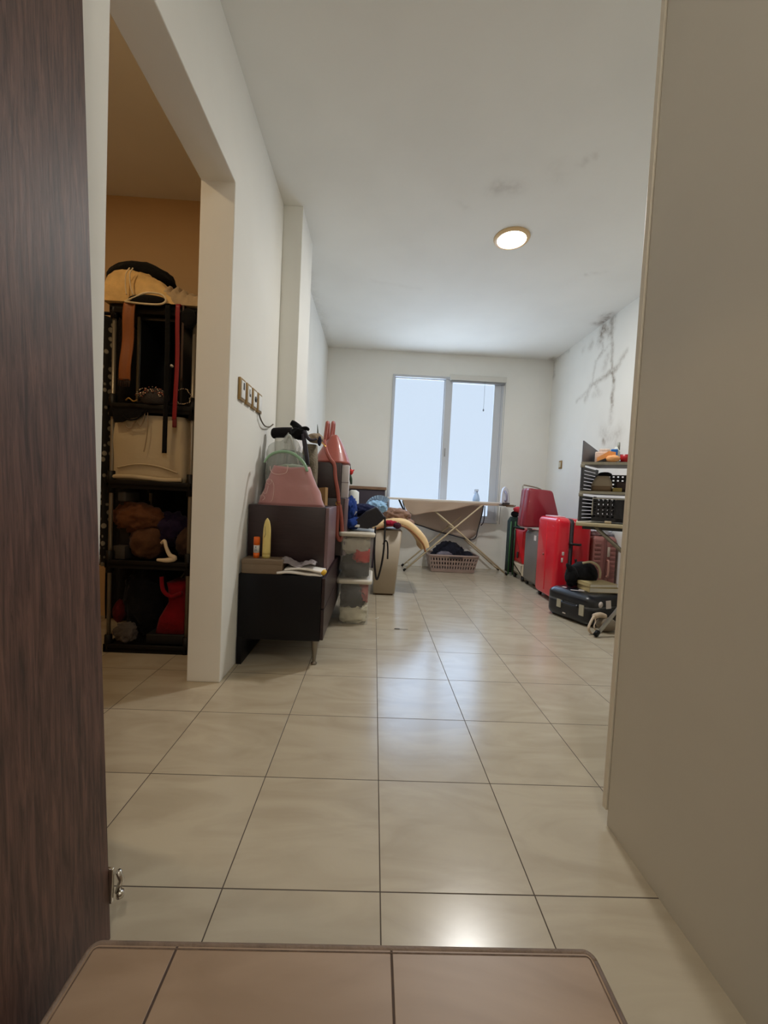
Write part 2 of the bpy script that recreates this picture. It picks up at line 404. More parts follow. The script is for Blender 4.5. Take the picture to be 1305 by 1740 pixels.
link('cassette', MB().box(.945, 1.765, YB-.062, YB-.018, 2.715, 2.795, .01), mat('blind_white', (214,212,204), .5), bl)
link('bottom_rail', MB().box(.965, 1.745, YB-.05, YB-.03, 2.685, 2.713, .004), mat('rail_grey', (140,142,145), .4), bl)
link('cord', MB().tube([(1.45,YB-.052,2.715),(1.452,YB-.052,2.5),(1.45,YB-.052,2.33)], .002, 6), mat('cord_grey', (120,130,140), .7), bl)
link('pull', MB().lathe((1.45,YB-.052,2.29), [(0,0),(.008,.004),(.011,.02),(.005,.038),(0,.042)], 10), mat('pull_grey', (110,115,120), .5), bl)
link('drop_cord', MB().tube([(1.752,YB-.045,2.72),(1.755,YB-.045,1.6),(1.750,YB-.045,.72)], .004, 6), mat('cord_white', (180,182,186), .6), bl)

# ------------------------------------------------------------------ ceiling lamp
def downlight(x, y, r, warm, label, strength, watts, tone):
    t = thing('ceiling_lamp', label, 'ceiling lamp', (x, y, H-.03))
    link('lamp_ring', MB().lathe((x, y, H-.03), [(r*.90,.014),(r*.97,.014),(r*1.08,.020),(r*1.12,.0295),(r*.90,.0295)], 40, cap=False), mat('lamp_ring_white', (226,196,150), .4), t)
    link('diffuser', MB().lathe((x, y, H-.031), [(0,.015),(r*.6,.015),(r*.895,.017),(r*.895,.028),(0,.028)], 40), mat('diffuser_'+label[:5], warm, .4, emit=strength), t)
    ld = bpy.data.lights.new('lamp_light', 'AREA'); ld.shape = 'DISK'; ld.size = r*1.7; ld.energy = watts; ld.color = lin(tone)
    lo = bpy.data.objects.new('lamp_light', ld); COL.objects.link(lo); lo.location = (0,0,.008); lo.parent = t
    return t
downlight(.925, 2.24, .125, (255,243,220), 'round warm white lamp set flush in the main room ceiling', 9, 37, (252,251,248))
downlight(-1.85, .45, .11, (255,196,120), 'round amber lamp on the closet ceiling', 6, 8.5, (255,222,172))
downlight(.1, -1.55, .11, (255,225,190), 'round soft lamp on the entry ceiling behind the step', 6, 14, (255,246,234))  # unseen fill lamp added behind the camera to brighten ceiling and walls

# ------------------------------------------------------------------ left door and right wardrobe
dw = wood_mat('dark_door_wood', (56,38,33), (108,78,68), .5, (34,34,1.5))
DT = at(140, 0, -.124).x; DB = at(187, 1600, -.124).x; DZ = at(140, 0, -.124).z
def dx(z): return DB+(DT-DB)*(z-.02)/(DZ-.02)
db_ = MB()
db_.add([V((dx(z)-t_, y, z)) for z in (.008, 2.35) for y in (-.96, -.124) for t_ in (0, .04)], [(0,2,3,1),(4,5,7,6),(0,1,5,4),(2,6,7,3),(0,4,6,2),(1,3,7,5)])
door = struct('door_1', db_, dw, (-.62,-.55,0), 'tall dark brown woodgrain door leaf standing open at the left')
chrome = mat('chrome', (215,210,200), .15, metal=1)
hp = MB().box(-.645, -.597, -.1235, -.116, .085, .165, .002)
hp.tube([(-.592,-.112,.150),(-.588,-.106,.125),(-.594,-.110,.10)], .006, 8).lathe((-.588,-.11,.088), [(0,0),(.008,.002),(.008,.014),(0,.016)], 12)
link('door_catch', hp, chrome, door)
wb = mat('wardrobe_beige', (200,195,184), .5, var=.02, vscale=3, spec=.35)
wr = thing('wardrobe', 'tall plain beige wardrobe whose side fills the right edge', 'wardrobe', (1.2,-.1,0))
link('side_panel', MB().box(.727, .745, -.40, .232, 0, H-.002), wb, wr)
link('carcass', MB().box(.745, 1.65, -.40, .215, 0, H-.002), wb, wr)
for k, (a, b_) in enumerate(((.7215,1.18),(1.184,1.648))):
    bevel(link('door', MB().box(a, b_, .236, .256, .045, H-.04), mat('wardrobe_edge', (216,208,192), .45), wr), .002)
struct('wall_right_near', MB().box(1.66, XR+.12, -.45, .16, 0, H), wm)

# ------------------------------------------------------------------ switches and sockets
gold = mat('plate_gold', (150,120,72), .4, metal=.3); white_pl = mat('plate_white', (235,235,232), .35); blackp = mat('plate_black', (35,32,30), .5)
SW = [(1.245,'first','rocker'), (1.355,'second','key'), (1.462,'third','socket'), (1.57,'fourth','plain')]
SWL = {'first':'gold rimmed wall plate nearest the closet opening, with a narrow dark slot', 'second':'gold rimmed wall plate with a dark corner mark, second from the closet opening',
       'third':'gold rimmed wall plate with a dark oval socket, third from the closet opening', 'fourth':'gold rimmed wall plate farthest from the closet opening, with a cable below'}
for y, k, kind in SW:
    t = thing('wall_switch', SWL[k], 'wall switch', (XL, y, 1.49), 'wall plates beside the closet opening')
    bevel(link('frame', MB().box(XL, XL+.014, y-.042, y+.042, 1.49, 1.61, .003), gold, t), .001)
    link('rocker', MB().box(XL+.012, XL+.019, y-.030, y+.030, 1.503, 1.597, .003), white_pl, t)
    if kind == 'rocker': link('slot', MB().box(XL+.018, XL+.021, y-.008, y+.010, 1.55, 1.588, .001), blackp, t)
    if kind == 'key': link('slot', MB().box(XL+.018, XL+.021, y-.010, y+.012, 1.54, 1.556, .001).box(XL+.018, XL+.021, y-.012, y-.004, 1.54, 1.58, .001), blackp, t)
    if kind == 'socket': link('slot', MB().tube([(XL+.018,y,1.55),(XL+.022,y,1.55)], .017, 20), blackp, t)
single('cable', MB().tube([(XL+.012,1.575,1.495),(XL+.014,1.58,1.465),(XL+.02,1.66,1.43),(XL+.02,1.78,1.44),(XL+.02,1.88,1.475)], .0045, 8, 8), mat('cable_grey', (90,82,66), .6),
       'short dark cable curling from the last wall plate', 'cable')
t = thing('wall_socket', 'small wall socket on the right wall near the far corner', 'wall socket', (XR, 4.41, 1.50))
link('frame', MB().box(XR-.012, XR-.001, 4.37, 4.45, 1.49, 1.60, .003), gold, t)
link('insert', MB().box(XR-.018, XR-.010, 4.385, 4.435, 1.51, 1.58, .003), mat('socket_cream', (200,192,170), .4), t)

# ------------------------------------------------------------------ closet rack and its contents
blk = mat('black_plastic', (11,10,10), .5, spec=.3); pole = mat('grey_pole', (132,124,110), .35, metal=.5)
rack = thing('shelf_rack', 'black shelf rack with grey poles standing inside the closet', 'shelf rack', (-1.385, 1.6, 0))
RX0, RX1, RY0, RY1 = -1.635, -1.135, 1.40, 1.86
SH = [2.035, 1.472, 1.025, .552, .045]
for z in SH:
    m = MB().box(RX0, RX1, RY0, RY1, z-.035, z-.012, .004).box(RX0, RX1, RY0, RY0+.018, z-.045, z+.004, .003).box(RX0, RX1, RY1-.018, RY1, z-.045, z+.004, .003).box(RX0, RX0+.018, RY0, RY1, z-.045, z+.004, .003).box(RX1-.018, RX1, RY0, RY1, z-.045, z+.004, .003)
    for x in (RX0+.02, RX1-.02):
        for y in (RY0+.02, RY1-.02): m.tube([(x,y,z-.075 if z > .1 else 0),(x,y,z+(.055 if z < 2 else .0))], .021, 14)
    link('shelf', m, blk, rack)
for x in (RX0+.02, RX1-.02):
    for y in (RY0+.02, RY1-.02): link('pole', MB().tube([(x,y,.02),(x,y,SH[0])], .011, 12), pole, rack)
def cloth(name, rgb, **k): return mat(name, tuple(int(c_*.72) for c_ in rgb) if max(rgb) < 45 else rgb, .9, bump=.8, bscale=24, var=.16, vscale=14, spec=.2, sheen=.05, **k)
single('black_bundle', MB().blob((-1.60,1.66,2.30), (.20,.14,.09), .10, 1.8, 3, 2.05, fold=.3), cloth('black_cloth', (14,13,13)), 'black cloth bundle lying highest on top of the closet rack', 'cloth bundle')
bag = thing('drawstring_bag', 'cream drawstring bag slumped on top of the closet rack', 'bag', (-1.46,1.55,2.045))
def hump(x0, x1, y0, y1, zf, top, seed, nu=44, nv=24, amp=.012):
    mb = MB()
    def fn(u, v):
        x = x0+(x1-x0)*u; y = y0+(y1-y0)*v
        h = max(0, top(u))*(1-abs(2*v-1)**3.4)**.5
        w = noise.noise(V((u*7+v*3, v*5-u*2, seed)))*amp+(1-abs(noise.noise(V((u*9-v*4, v*6, seed+4))))*2)*amp*.6
        return V((x, y, zf+h+(w if h > .02 else 0)))
    mb.grid(fn, nu, nv)
    mb.add([V((x0,y0,zf)), V((x1,y0,zf)), V((x1,y1,zf)), V((x0,y1,zf))], [(3,2,1,0)])
    return mb
link('body', hump(-1.66, -1.25, 1.38, 1.70, 2.045, lambda u: .225*(max(0, math.sin(math.pi*min(1, .30+u*.70)))**.6)*(1-.15*u), 2., amp=.016), cloth('cream_cloth', (206,170,112)), bag)
link('opening_rim', MB().tube([(-1.53,1.378,2.045),(-1.47,1.37,2.068),(-1.41,1.37,2.095),(-1.33,1.37,2.092),(-1.30,1.372,2.062),(-1.33,1.37,2.036),(-1.43,1.368,2.032),(-1.53,1.372,2.040)], .0055, 8, 6), cloth('cream_rim', (214,196,160)), bag)
link('opening', MB().blob((-1.41,1.383,2.060), (.108,.02,.030), .05, 2, 5, sub=3), cloth('black_lining', (16,13,12)), bag)
cord_c = mat('cream_cord', (215,195,160), .8)
for dx in (0, .018):
    link('drawstring', MB().tube([(-1.515+dx,1.385,2.235),(-1.525+dx*1.2,1.368,2.19),(-1.522+dx*1.6,1.362,2.12),(-1.515+dx*2,1.362,2.075)], .0035, 6, 6), cord_c, bag)
single('folded_sheet', hump(-1.345, -1.08, 1.385, 1.72, 2.045, lambda u: .125*(1-u*.45)*min(1, (u+.2)*4)*min(1, (1-u)*6)*(1+.14*math.sin(u*34)), 8., amp=.022), cloth('grey_beige_cloth', (172,150,118)), 'crumpled pale sheet beside the cream drawstring bag on the closet rack', 'sheet')
single('black_pouch', MB().blob((-1.185,1.395,1.975), (.05,.022,.055), .08, 2, 9, sub=3), cloth('black_cloth2', (20,19,20)), 'small black pouch hanging at the top right corner of the closet rack', 'pouch')
# top tier
tan = mat('tan_leather', (138,80,38), .55, bump=.15, bscale=90, var=.08)
t = thing('hanging_scarf', 'tan fringed scarf hanging at the left of the closet rack', 'scarf', (-1.535,1.385,1.53))
link('panel', MB().grid(lambda u, v: V((-1.560+.065*u+.020*v*1.0, 1.383-.006*math.sin(v*9)-.004*math.sin(u*7), 1.60+v*.435)), 10, 30, .006), tan, t)
fr = MB()
for i in range(9): fr.tube([(-1.560+i*.0078, 1.383, 1.605), (-1.562+i*.0078+.002*math.sin(i*2), 1.379, 1.565)], .0028, 6)
link('fringe', fr, mat('dark_fringe', (52,34,24), .8), t)
link('hem', MB().box(-1.566, -1.50, 1.377, 1.388, 1.603, 1.609, .002), mat('dark_hem', (60,36,20), .7), t)
hs = mat('black_gloss_case', (24,23,22), .3, coat=.3)
t = thing('display_case', 'black glossy case with open front filling the top tier of the closet rack', 'case', (-1.35,1.6,1.485))
link('shell', MB().box(-1.485, -1.225, 1.43, 1.80, 1.485, 1.500, .003).box(-1.485, -1.225, 1.43, 1.80, 1.965, 1.985, .003).box(-1.485, -1.470, 1.43, 1.80, 1.495, 1.97, .003).box(-1.240, -1.225, 1.43, 1.80, 1.495, 1.97, .003).box(-1.485, -1.225, 1.79, 1.80, 1.49, 1.98), hs, t)
link('front_edge', MB().box(-1.487, -1.474, 1.421, 1.432, 1.49, 1.98, .002), mat('olive_edge', (92,80,56), .4), t)
red = mat('dark_red_strap', (132,14,24), .5)
TOPZ = 2.040
t = thing('red_belt', 'long red strap hanging down the front of the closet rack', 'strap', (-1.232,1.375,1.35))
link('band', MB().grid(lambda u, v: V((-1.246+.024*u+.004*math.sin(v*5)+.010*(v-.3), 1.374-.004*math.sin(v*8), 1.385+v*.655)), 4, 40, .004).box(-1.240, -1.216, 1.368, 1.43, 2.0395, 2.0435), red, t)
link('end_tab', MB().box(-1.246, -1.222, 1.368, 1.378, 1.345, 1.392, .004), mat('red_tab', (96,12,16), .6), t)
single('black_belt', MB().grid(lambda u, v: V((-1.302+.026*u+.003*math.sin(v*4), 1.375-.003*math.sin(v*6), 1.195+v*.845)), 4, 40, .004).box(-1.303, -1.276, 1.370, 1.43, 2.0395, 2.0435), cloth('belt_black', (15,14,15)), 'long black strap hanging left of the red strap on the closet rack', 'strap')
single('brown_belt', MB().grid(lambda u, v: V((-1.212+.012*u, 1.382, 1.62+v*.42)), 3, 20, .004).box(-1.212, -1.200, 1.38, 1.43, 2.0395, 2.0435), mat('belt_brown', (60,40,28), .6), 'narrow dark brown strap right of the red strap on the closet rack', 'strap')
single('pearl_bead', MB().tube([(-1.262,1.384,1.70),(-1.263,1.38,1.694)], .009, 12), mat('pearl', (225,220,205), .3), 'single pale round bead shining beside the red strap', 'bead')
silver = mat('silver_beads', (200,185,165), .2, metal=.9); rosy = mat('rosy_beads', (170,90,70), .25, metal=.6)
jd = mat('dark_bead_fabric', (38,32,30), .6, bump=.5, bscale=200)
t = thing('beaded_purse', 'dark beaded purse with shiny beads on the top tier of the closet rack', 'purse', (-1.38,1.42,1.478))
link('body', MB().blob((-1.375,1.415,1.515), (.085,.03,.055), .08, 2.5, 12, 1.478, sub=3), jd, t)
bs = MB(); br = MB(); rnd = random.Random(4)
for i in range(90):
    a = rnd.uniform(0, math.pi); rr = rnd.uniform(.5, 1.08)
    p = V((-1.375+.085*math.cos(a)*rr, 1.385-.004*rnd.random(), 1.515+.055*math.sin(a)*rr))
    (bs if i % 3 else br).blob(p, (.0036,)*3, 0, 1, 1, sub=1)
link('silver_bead', bs, silver, t)['kind'] = 'stuff'
link('red_bead', br, rosy, t)['kind'] = 'stuff'
t = thing('bead_necklace', 'glinting bead necklace heaped at the right end of the top tier', 'necklace', (-1.2,1.40,1.478))
nb = MB()
for i in range(34):
    a = i/34*2*math.pi; nb.blob((-1.20+.045*math.cos(a)+.004*math.sin(7*a), 1.392-.003*math.sin(3*a), 1.525+.045*math.sin(a)*(1.1 if math.sin(a) > 0 else .9)), (.0042,)*3, 0, 1, 1, sub=1)
link('string_of_beads', nb, silver, t)
single('chain', MB().tube([(-1.52,1.385,1.488),(-1.50,1.378,1.500),(-1.475,1.38,1.484),(-1.45,1.376,1.492)], .0045, 6, 6), mat('brass_chain', (170,140,80), .3, metal=.8), 'short brass chain on the shelf edge under the tan scarf', 'chain')
# second tier : white fabric box, black bag hanging before it
fabm = mat('white_fabric', (186,170,140), .75, bump=.12, bscale=30, var=.05, vscale=5)
t = thing('fabric_box', 'large off white fabric box on the second tier of the closet rack', 'storage box', (-1.42,1.6,1.03))
fb = MB(); rs = []
for i in range(13):
    k = i/12; z = 1.03+.385*k; w = .010*math.sin(k*math.pi)
    x0, x1 = -1.628-w+.012*k, -1.195+w-.01*k
    rs.append([V((p.x, p.y+.004*math.sin(p.x*40+k*9)*math.sin(k*math.pi), z)) for p in rrect(x0, x1, 1.425-w, 1.80, z, .03)])
fb.rings(rs); link('body', fb, fabm, t)
link('bottom_fold', MB().tube([(-1.62,1.418,1.046),(-1.5,1.412,1.052),(-1.4,1.412,1.046),(-1.3,1.413,1.040),(-1.205,1.415,1.045)], .013, 8, 6), fabm, t)
link('front_crease', MB().tube([(-1.58,1.416,1.10),(-1.47,1.411,1.125),(-1.35,1.411,1.12),(-1.23,1.415,1.085)], .0045, 6, 8), fabm, t)
for pts in ([(-1.535,1.405,1.42),(-1.525,1.398,1.345),(-1.49,1.397,1.335),(-1.465,1.40,1.42)], [(-1.47,1.404,1.425),(-1.455,1.396,1.36),(-1.435,1.396,1.35),(-1.42,1.402,1.425)], [(-1.405,1.404,1.43),(-1.40,1.396,1.33),(-1.41,1.396,1.24),(-1.42,1.398,1.20)]):
    link('cord', MB().tube(pts, .003, 6, 8), mat('grey_cord', (150,130,104), .8), t)
single('black_handbag', MB().prism([(-1.60,1.385,1.44),(-1.40,1.385,1.44),(-1.44,1.385,1.40),(-1.50,1.385,1.388),(-1.545,1.385,1.362),(-1.585,1.385,1.360)], (0,.012,0)).tube([(-1.53,1.38,1.40),(-1.50,1.378,1.378),(-1.45,1.378,1.385),(-1.42,1.382,1.43)], .005, 6, 6), cloth('bag_black', (16,15,16)), 'black bag corner with thin strap hanging before the white fabric box', 'bag')
# third tier
single('grey_carton', MB().box(-1.61, -1.535, 1.43, 1.56, .555, .635, .003), mat('carton_grey', (60,56,52), .7), 'small grey carton at the left of the third rack tier', 'box')
single('pale_pouch', MB().box(-1.60, -1.55, 1.45, 1.6, .90, .96, .01), mat('pale_grey_pouch', (84,80,74), .7), 'pale grey pouch tucked under the rack shelf below the fabric box', 'pouch')
sp = MB().box(-1.60, -1.54, 1.48, 1.7, .63, .90, .004); single('shoe_box', sp, mat('dark_box', (34,30,28), .7), 'dark upright box behind the small grey carton', 'box')
single('brown_jacket', MB().blob((-1.50,1.50,.80), (.125,.08,.085), .26, 2.4, 21, .66, fold=.7), cloth('rust_brown', (92,56,32)), 'rust brown jacket heaped on the third rack tier', 'jacket')
single('brown_handbag', MB().blob((-1.435,1.50,.655), (.10,.09,.105), .18, 1.9, 22, .556, fold=.4), cloth('brown_bag', (80,52,32)), 'round brown bag under the rust brown jacket', 'bag')
single('purple_cloth', MB().blob((-1.325,1.56,.74), (.10,.10,.09), .25, 2.4, 23, .556, fold=.6), cloth('dark_purple', (34,22,46)), 'dark purple cloth right of the brown jacket', 'cloth')
single('dark_garment', MB().blob((-1.215,1.56,.66), (.065,.10,.10), .12, 2.2, 24, .556, fold=.6), cloth('dark_brown_cloth', (60,42,30)), 'dark brown garment at the right end of the third rack tier', 'garment')
single('white_sandal', MB().tube([(-1.315,1.42,.665),(-1.29,1.405,.68),(-1.275,1.40,.64),(-1.255,1.40,.60),(-1.23,1.405,.58),(-1.27,1.40,.567),(-1.33,1.405,.566)], [.008,.010,.010,.012,.017,.014,.008], 10, 6), mat('white_straps', (214,196,166), .6), 'white strappy sandal at the edge of the third rack tier', 'sandal')
# fourth tier
single('red_tote', MB().rings([[V((p.x, p.y, z)) for p in rrect(-1.36+d, -1.165-d*.2, 1.44, 1.74, z, .03)] for z, d in ((.11,0),(.20,.02),(.30,.075),(.38,.07),(.42,.06))]).tube([(-1.315,1.43,.46),(-1.30,1.425,.38),(-1.25,1.425,.345),(-1.19,1.425,.37)], .012, 8, 8), cloth('crimson_cloth', (116,10,20)), 'crimson tote bag on the lowest tier of the closet rack', 'tote bag')
single('black_box', MB().box(-1.40, -1.165, 1.43, 1.78, .048, .108, .004), mat('black_carton', (14,12,13), .6), 'flat black box under the crimson tote bag', 'box')
single('black_jacket', MB().blob((-1.48,1.58,.28), (.13,.10,.20), .2, 2.8, 31, .048, fold=.5), cloth('black_cloth4', (20,18,19)), 'black jacket bundled at the left of the lowest rack tier', 'jacket')
single('grey_pack', MB().blob((-1.53,1.45,.105), (.06,.04,.055), .24, 2.8, 32, .048, fold=.7), cloth('grey_cloth', (84,78,74)), 'small grey pack on the lowest tier before the black jacket', 'pack')
single('dark_red_pouch', MB().blob((-1.60,1.50,.22), (.028,.05,.07), .1, 2.5, 33, .048, fold=.4), cloth('wine_cloth', (92,24,26)), 'wine red pouch at the left pole of the lowest rack tier', 'pouch')
t = thing('magazine_stack', 'slanted pale magazines leaning behind the crimson tote bag', 'magazines', (-1.22,1.60,.35))
for i in range(3): link('magazine', MB().prism([(-1.285+i*.022,1.6,.42),(-1.275+i*.022,1.6,.42),(-1.225+i*.022,1.6,.50),(-1.235+i*.022,1.6,.50)], (0,.12,0)), mat('magazine_grey', (112,106,96), .6), t)
single('polka_dot_dress', MB().grid(lambda u, v: V((-1.82+.155*u, 1.50+.02*math.sin(u*14+v*2)+.02*noise.noise(V((u*3,v*6,1))), .50+v*1.50)), 24, 50, .012), dots_mat('polka_cloth'), 'black dress with grey dots hanging left of the closet rack', 'dress')
single('clothes_rail', MB().tube([(-1.98,1.50,2.02),(-1.665,1.50,2.02)], .010, 10).tube([(-1.98,1.50,0),(-1.98,1.50,2.02)], .012, 10), blk, 'black pole of a clothes rail beside the dotted dress', 'clothes rail')

for nm, lb, x0, x1, z0, rgb in (('black_backdrop','long black backdrop sheet added on the closet wall to darken the left half of the rack',-1.98,-1.40,.02,(14,12,12)),('charcoal_backdrop','charcoal backdrop sheet added on the closet wall to darken the right half of the rack',-1.37,-1.06,.03,(17,14,14))):  # added dark sheets that blacken the background behind the rack
    single(nm, MB().grid(lambda u, v: V((x0+(x1-x0)*u+.02*math.sin(v*5)*(u-.5), 1.945+.022*math.sin(u*17+v)+.02*noise.noise(V((u*3,v*5,x0))), z0+(2.27-z0)*v)), 30, 30, .02), cloth(nm+'_m', rgb), lb, 'coat')
# ------------------------------------------------------------------ low cabinet, stacked cabinets
esp = wood_mat('espresso_wood', (38,24,26), (52,34,36), .38, (3,3,30)); navy = mat('black_brown_panel', (9,8,13), .42, var=.05, spec=.3)
esp_edge = mat('espresso_edge', (96,70,74), .3)
lc = thing('tv_cabinet', 'long low black brown cabinet on slim metal legs along the left wall', 'cabinet', (-.57,2.1,0))
CX0, CX1, CY0, CY1, CZ0, CZ1 = -.815, -.322, 1.305, 3.0, .15, .528
link('body', MB().box(CX0, CX1-.02, CY0, 2.03, CZ0, CZ1, .003).box(CX0+.14, CX1-.02, 2.03, CY1, CZ0, CZ1, .003), navy, lc)
link('side_panel', MB().box(CX0, CX0+.03, CY0-.002, CY0+.42, 0, CZ0+.01, .002), navy, lc)
for i in range(2):
    dfr = bevel(link('drawer', MB().box(CX1-.019, CX1, CY0+.008+i*.85, CY0+.84+i*.85, CZ0+.19, CZ1-.012), esp, lc), .002)
    bevel(link('drawer', MB().box(CX1-.019, CX1, CY0+.008+i*.85, CY0+.84+i*.85, CZ0+.004, CZ0+.183), esp, lc), .002)
steel = mat('brushed_steel', (140,134,124), .3, metal=.9)
for x, y in ((-.372,1.345),(-.372,2.95),(-.60,2.95)):
    lg = link('leg', MB().lathe((x,y,0), [(.010,0),(.017,.002),(.017,.010),(.009,.016),(.011,.03),(.021,.135),(.021,.152)], 18), steel, lc)
bevel(single('drawer_unit', MB().box(-.812, -.352, 1.435, 1.90, .530, .921, .002), esp, 'dark espresso drawer unit on the low cabinet, carrying the pink tote', 'cabinet'), .0)
du = [o for o in COL.objects if o.name == 'drawer_unit'][0]
link('front_panel', MB().box(-.351, -.330, 1.437, 1.898, .534, .919, .002), mat('espresso_front', (120,96,100), .35), du)
cc = thing('espresso_cabinet', 'dark espresso cabinet behind the drawer unit, under the salmon handbag shelf', 'cabinet', (-.47,2.3,.53))
link('body', MB().box(-.672, -.292, 2.10, 2.98, .530, .975, .003), esp, cc)
link('front_panel', MB().box(-.291, -.262, 2.102, 2.978, .534, .973, .003), mat('espresso_front2', (134,116,124), .35), cc)
uc = single('upper_cube', MB().box(-.672, -.330, 2.10, 2.75, .977, 1.245, .003), esp, 'dark espresso cube shelf standing highest, under the salmon handbag', 'cabinet')
wbx = thing('white_carton', 'white carton standing beside the dark cube shelf', 'box', (-.27,2.2,.977))
link('body', MB().box(-.327, -.268, 2.17, 2.23, .977, 1.235, .004), mat('white_card', (214,208,210), .6), wbx)
link('fold', MB().box(-.326, -.269, 2.168, 2.171, 1.095, 1.103), mat('card_fold', (168,160,164), .6), wbx)
# things on the low cabinet
bx = thing('brown_box', 'flat grey brown box on the near end of the low cabinet', 'box', (-.7,1.37,.53))
brn = mat('taupe_card', (122,104,84), .6, var=.05)
link('tray', MB().box(-.803, -.572, 1.312, 1.43, .529, .585, .002), brn, bx)
link('lid', MB().box(-.805, -.570, 1.310, 1.432, .583, .612, .003), brn, bx)
orange = mat('orange_plastic', (232,104,24), .35)
t = thing('glue_stick', 'orange glue stick with white label standing on the brown box', 'glue stick', (-.738,1.37,.612))
link('base', MB().lathe((-.738,1.37,.612), [(0,0),(.0175,0),(.0175,.03),(0,.03)]), orange, t)
glb = link('label', MB().lathe((-.738,1.37,.642), [(0,0),(.0172,0),(.0172,.045),(0,.045)]), mat('label_white', (222,220,216), .5), t)
link('cap', MB().lathe((-.738,1.37,.687), [(0,0),(.018,0),(.018,.044),(.015,.048),(0,.048)]), orange, t)
link('label_print', MB().box(-.747, -.729, 1.351, 1.3535, .655, .659).box(-.745, -.731, 1.351, 1.3535, .664, .667).box(-.742, -.734, 1.351, 1.3535, .673, .679), mat('print_grey', (110,110,120), .6), glb)
t = thing('lotion_tube', 'pale yellow tube standing on its cap beside the orange glue stick', 'tube', (-.682,1.375,.612))
ym = mat('pale_yellow', (226,204,128), .4)
rs = []
for i in range(14):
    k = i/13; w = .0255*(1-.05*k) if k < .6 else .0242*(math.cos((k-.6)/.4*math.pi/2)**.55+.12)/1.12; d = .020*(1-k)**.6+.0015
    rs.append([V((-.682+w*math.cos(a)*.95, 1.375+d*math.sin(a), .632+.215*k)) for a in [2*math.pi*j/20 for j in range(20)]])
link('body', MB().rings(rs), ym, t)
link('cap', MB().lathe((-.682,1.375,.612), [(0,0),(.0235,0),(.0235,.022),(0,.022)]), mat('cap_yellow', (206,186,112), .4), t)
link('print', MB().tube([(-.690,1.354,.80),(-.684,1.352,.755),(-.69,1.352,.735)], .0014, 5), mat('print_brown', (120,100,60), .6), t)
clear = mat('clear_plastic', (222,220,224), .18, trans=.55, alpha=.8, spec=.6, bump=.6, bscale=25, ior=1.1)
t = thing('plastic_packet', 'crumpled clear plastic packet lying on the white papers', 'packet', (-.5,1.37,.58))
link('film', MB().grid(lambda u, v: V((-.595+.21*u, 1.325+.10*v, .583+.012*math.sin(u*9)+.018*(1-u)*math.sin(v*3)+.012*noise.noise(V((u*8,v*8,3)))+.012*(1-abs(2*v-1)))), 30, 14, .004), mat('grey_film', (168,158,160), .2, trans=.3, spec=.7, bump=.5, bscale=40), t)
ppr = mat('white_paper', (236,232,226), .6)
t = thing('paper_stack', 'white papers and envelope on the near right corner of the low cabinet', 'papers', (-.45,1.37,.529))
link('envelope', MB().grid(lambda u, v: V((-.60+.255*u, 1.30+.13*v+.015*u, .540+.006*math.sin(u*6)-.020*max(0,u-.85)*6*(1-v))), 24, 8, .012), ppr, t)
link('sheet', MB().grid(lambda u, v: V((-.56+.225*u, 1.315+.12*v, .556+.010*math.sin(u*4)+.004*math.sin(v*3))), 24, 8, .010), ppr, t)
link('roll_end', MB().tube([(-.334,1.296,.551),(-.330,1.33,.555)], .013, 14), mat('yellow_label', (226,184,60), .5), t)

# ------------------------------------------------------------------ pink tote
pinkm = mat('pink_satin', (178,126,124), .38, bump=.3, bscale=9, var=.06, vscale=6, sheen=.3)
tb = thing('tote_bag', 'dusty pink tote bag with mint green handle on the drawer unit', 'tote bag', (-.58,1.55,.922))
rs = []
for i in range(17):
    k = i/16; z = .924+.245*k; hw = .208-.098*k**1.05
    dd = .085*(1-k)+.038*k
    cx = -.578-.010*k; ring = []
    for j in range(48):
        a = 2*math.pi*j/48; ex = abs(math.cos(a))**.55*math.copysign(1, math.cos(a)); ey = abs(math.sin(a))**.75*math.copysign(1, math.sin(a))
        w = 1+.03*math.sin(a*5+k*7)*k+.06*noise.noise(V((a*1.5,k*4,2)))
        zz = z+(-.012*k*(1-abs(ex))**.7 if k > .9 else 0)
        ring.append(V((cx+hw*ex*w, 1.545+dd*ey*w, zz)))
    rs.append(ring)
tb_body = MB().rings(rs, cap=False); tb_body.add(rs[0], [tuple(reversed(range(48)))])
o = link('body', tb_body, pinkm, tb); md = o.modifiers.new('s', 'SOLIDIFY'); md.thickness = .003
mint = mat('mint_handle', (142,176,146), .35)
pt = [at(449,786,1.50), at(457,775,1.50), at(470,768.5,1.50), at(486,767.5,1.50), at(500,772,1.50), at(512,782,1.485), at(519,792,1.475), at(522,801,1.47)]
link('handle', MB().tube(pt, [.006,.008,.009,.009,.0095,.0095,.0095,.008], 12, 6), mint, tb)
wire = mat('pale_piping', (220,190,180), .3)
def front(px, py): 
    z = at(px, py, 1.47).z; k = max(0, min(1, (z-.924)/.245)); return at(px, py, 1.545-(.085*(1-k)+.038*k)*1.03-.004)
link('piping_loop', MB().tube([front(*p) for p in ((459,792),(460,800),(466,805),(476,806),(486,803),(489,794),(488,791))], .0016, 6, 8), wire, tb)
for pts in (((452,818),(455,814),(460,815),(461,820),(457,823),(453,820)), ((461,815),(465,823),(465,835),(463,848),(460,852)), ((447,835),(449,838),(453,837),(456,825)), ((441,843),(446,841),(450,846),(446,850))):
    link('scroll_print', MB().tube([front(*p) for p in pts], .0013, 6, 6), wire, tb)
link('lining', MB().blob((-.585,1.545,1.15), (.095,.03,.03), .15, 3, 41, sub=3, fold=.5), mat('bag_stuffing', (142,150,136), .6, bump=.4, bscale=60, var=.3), tb)

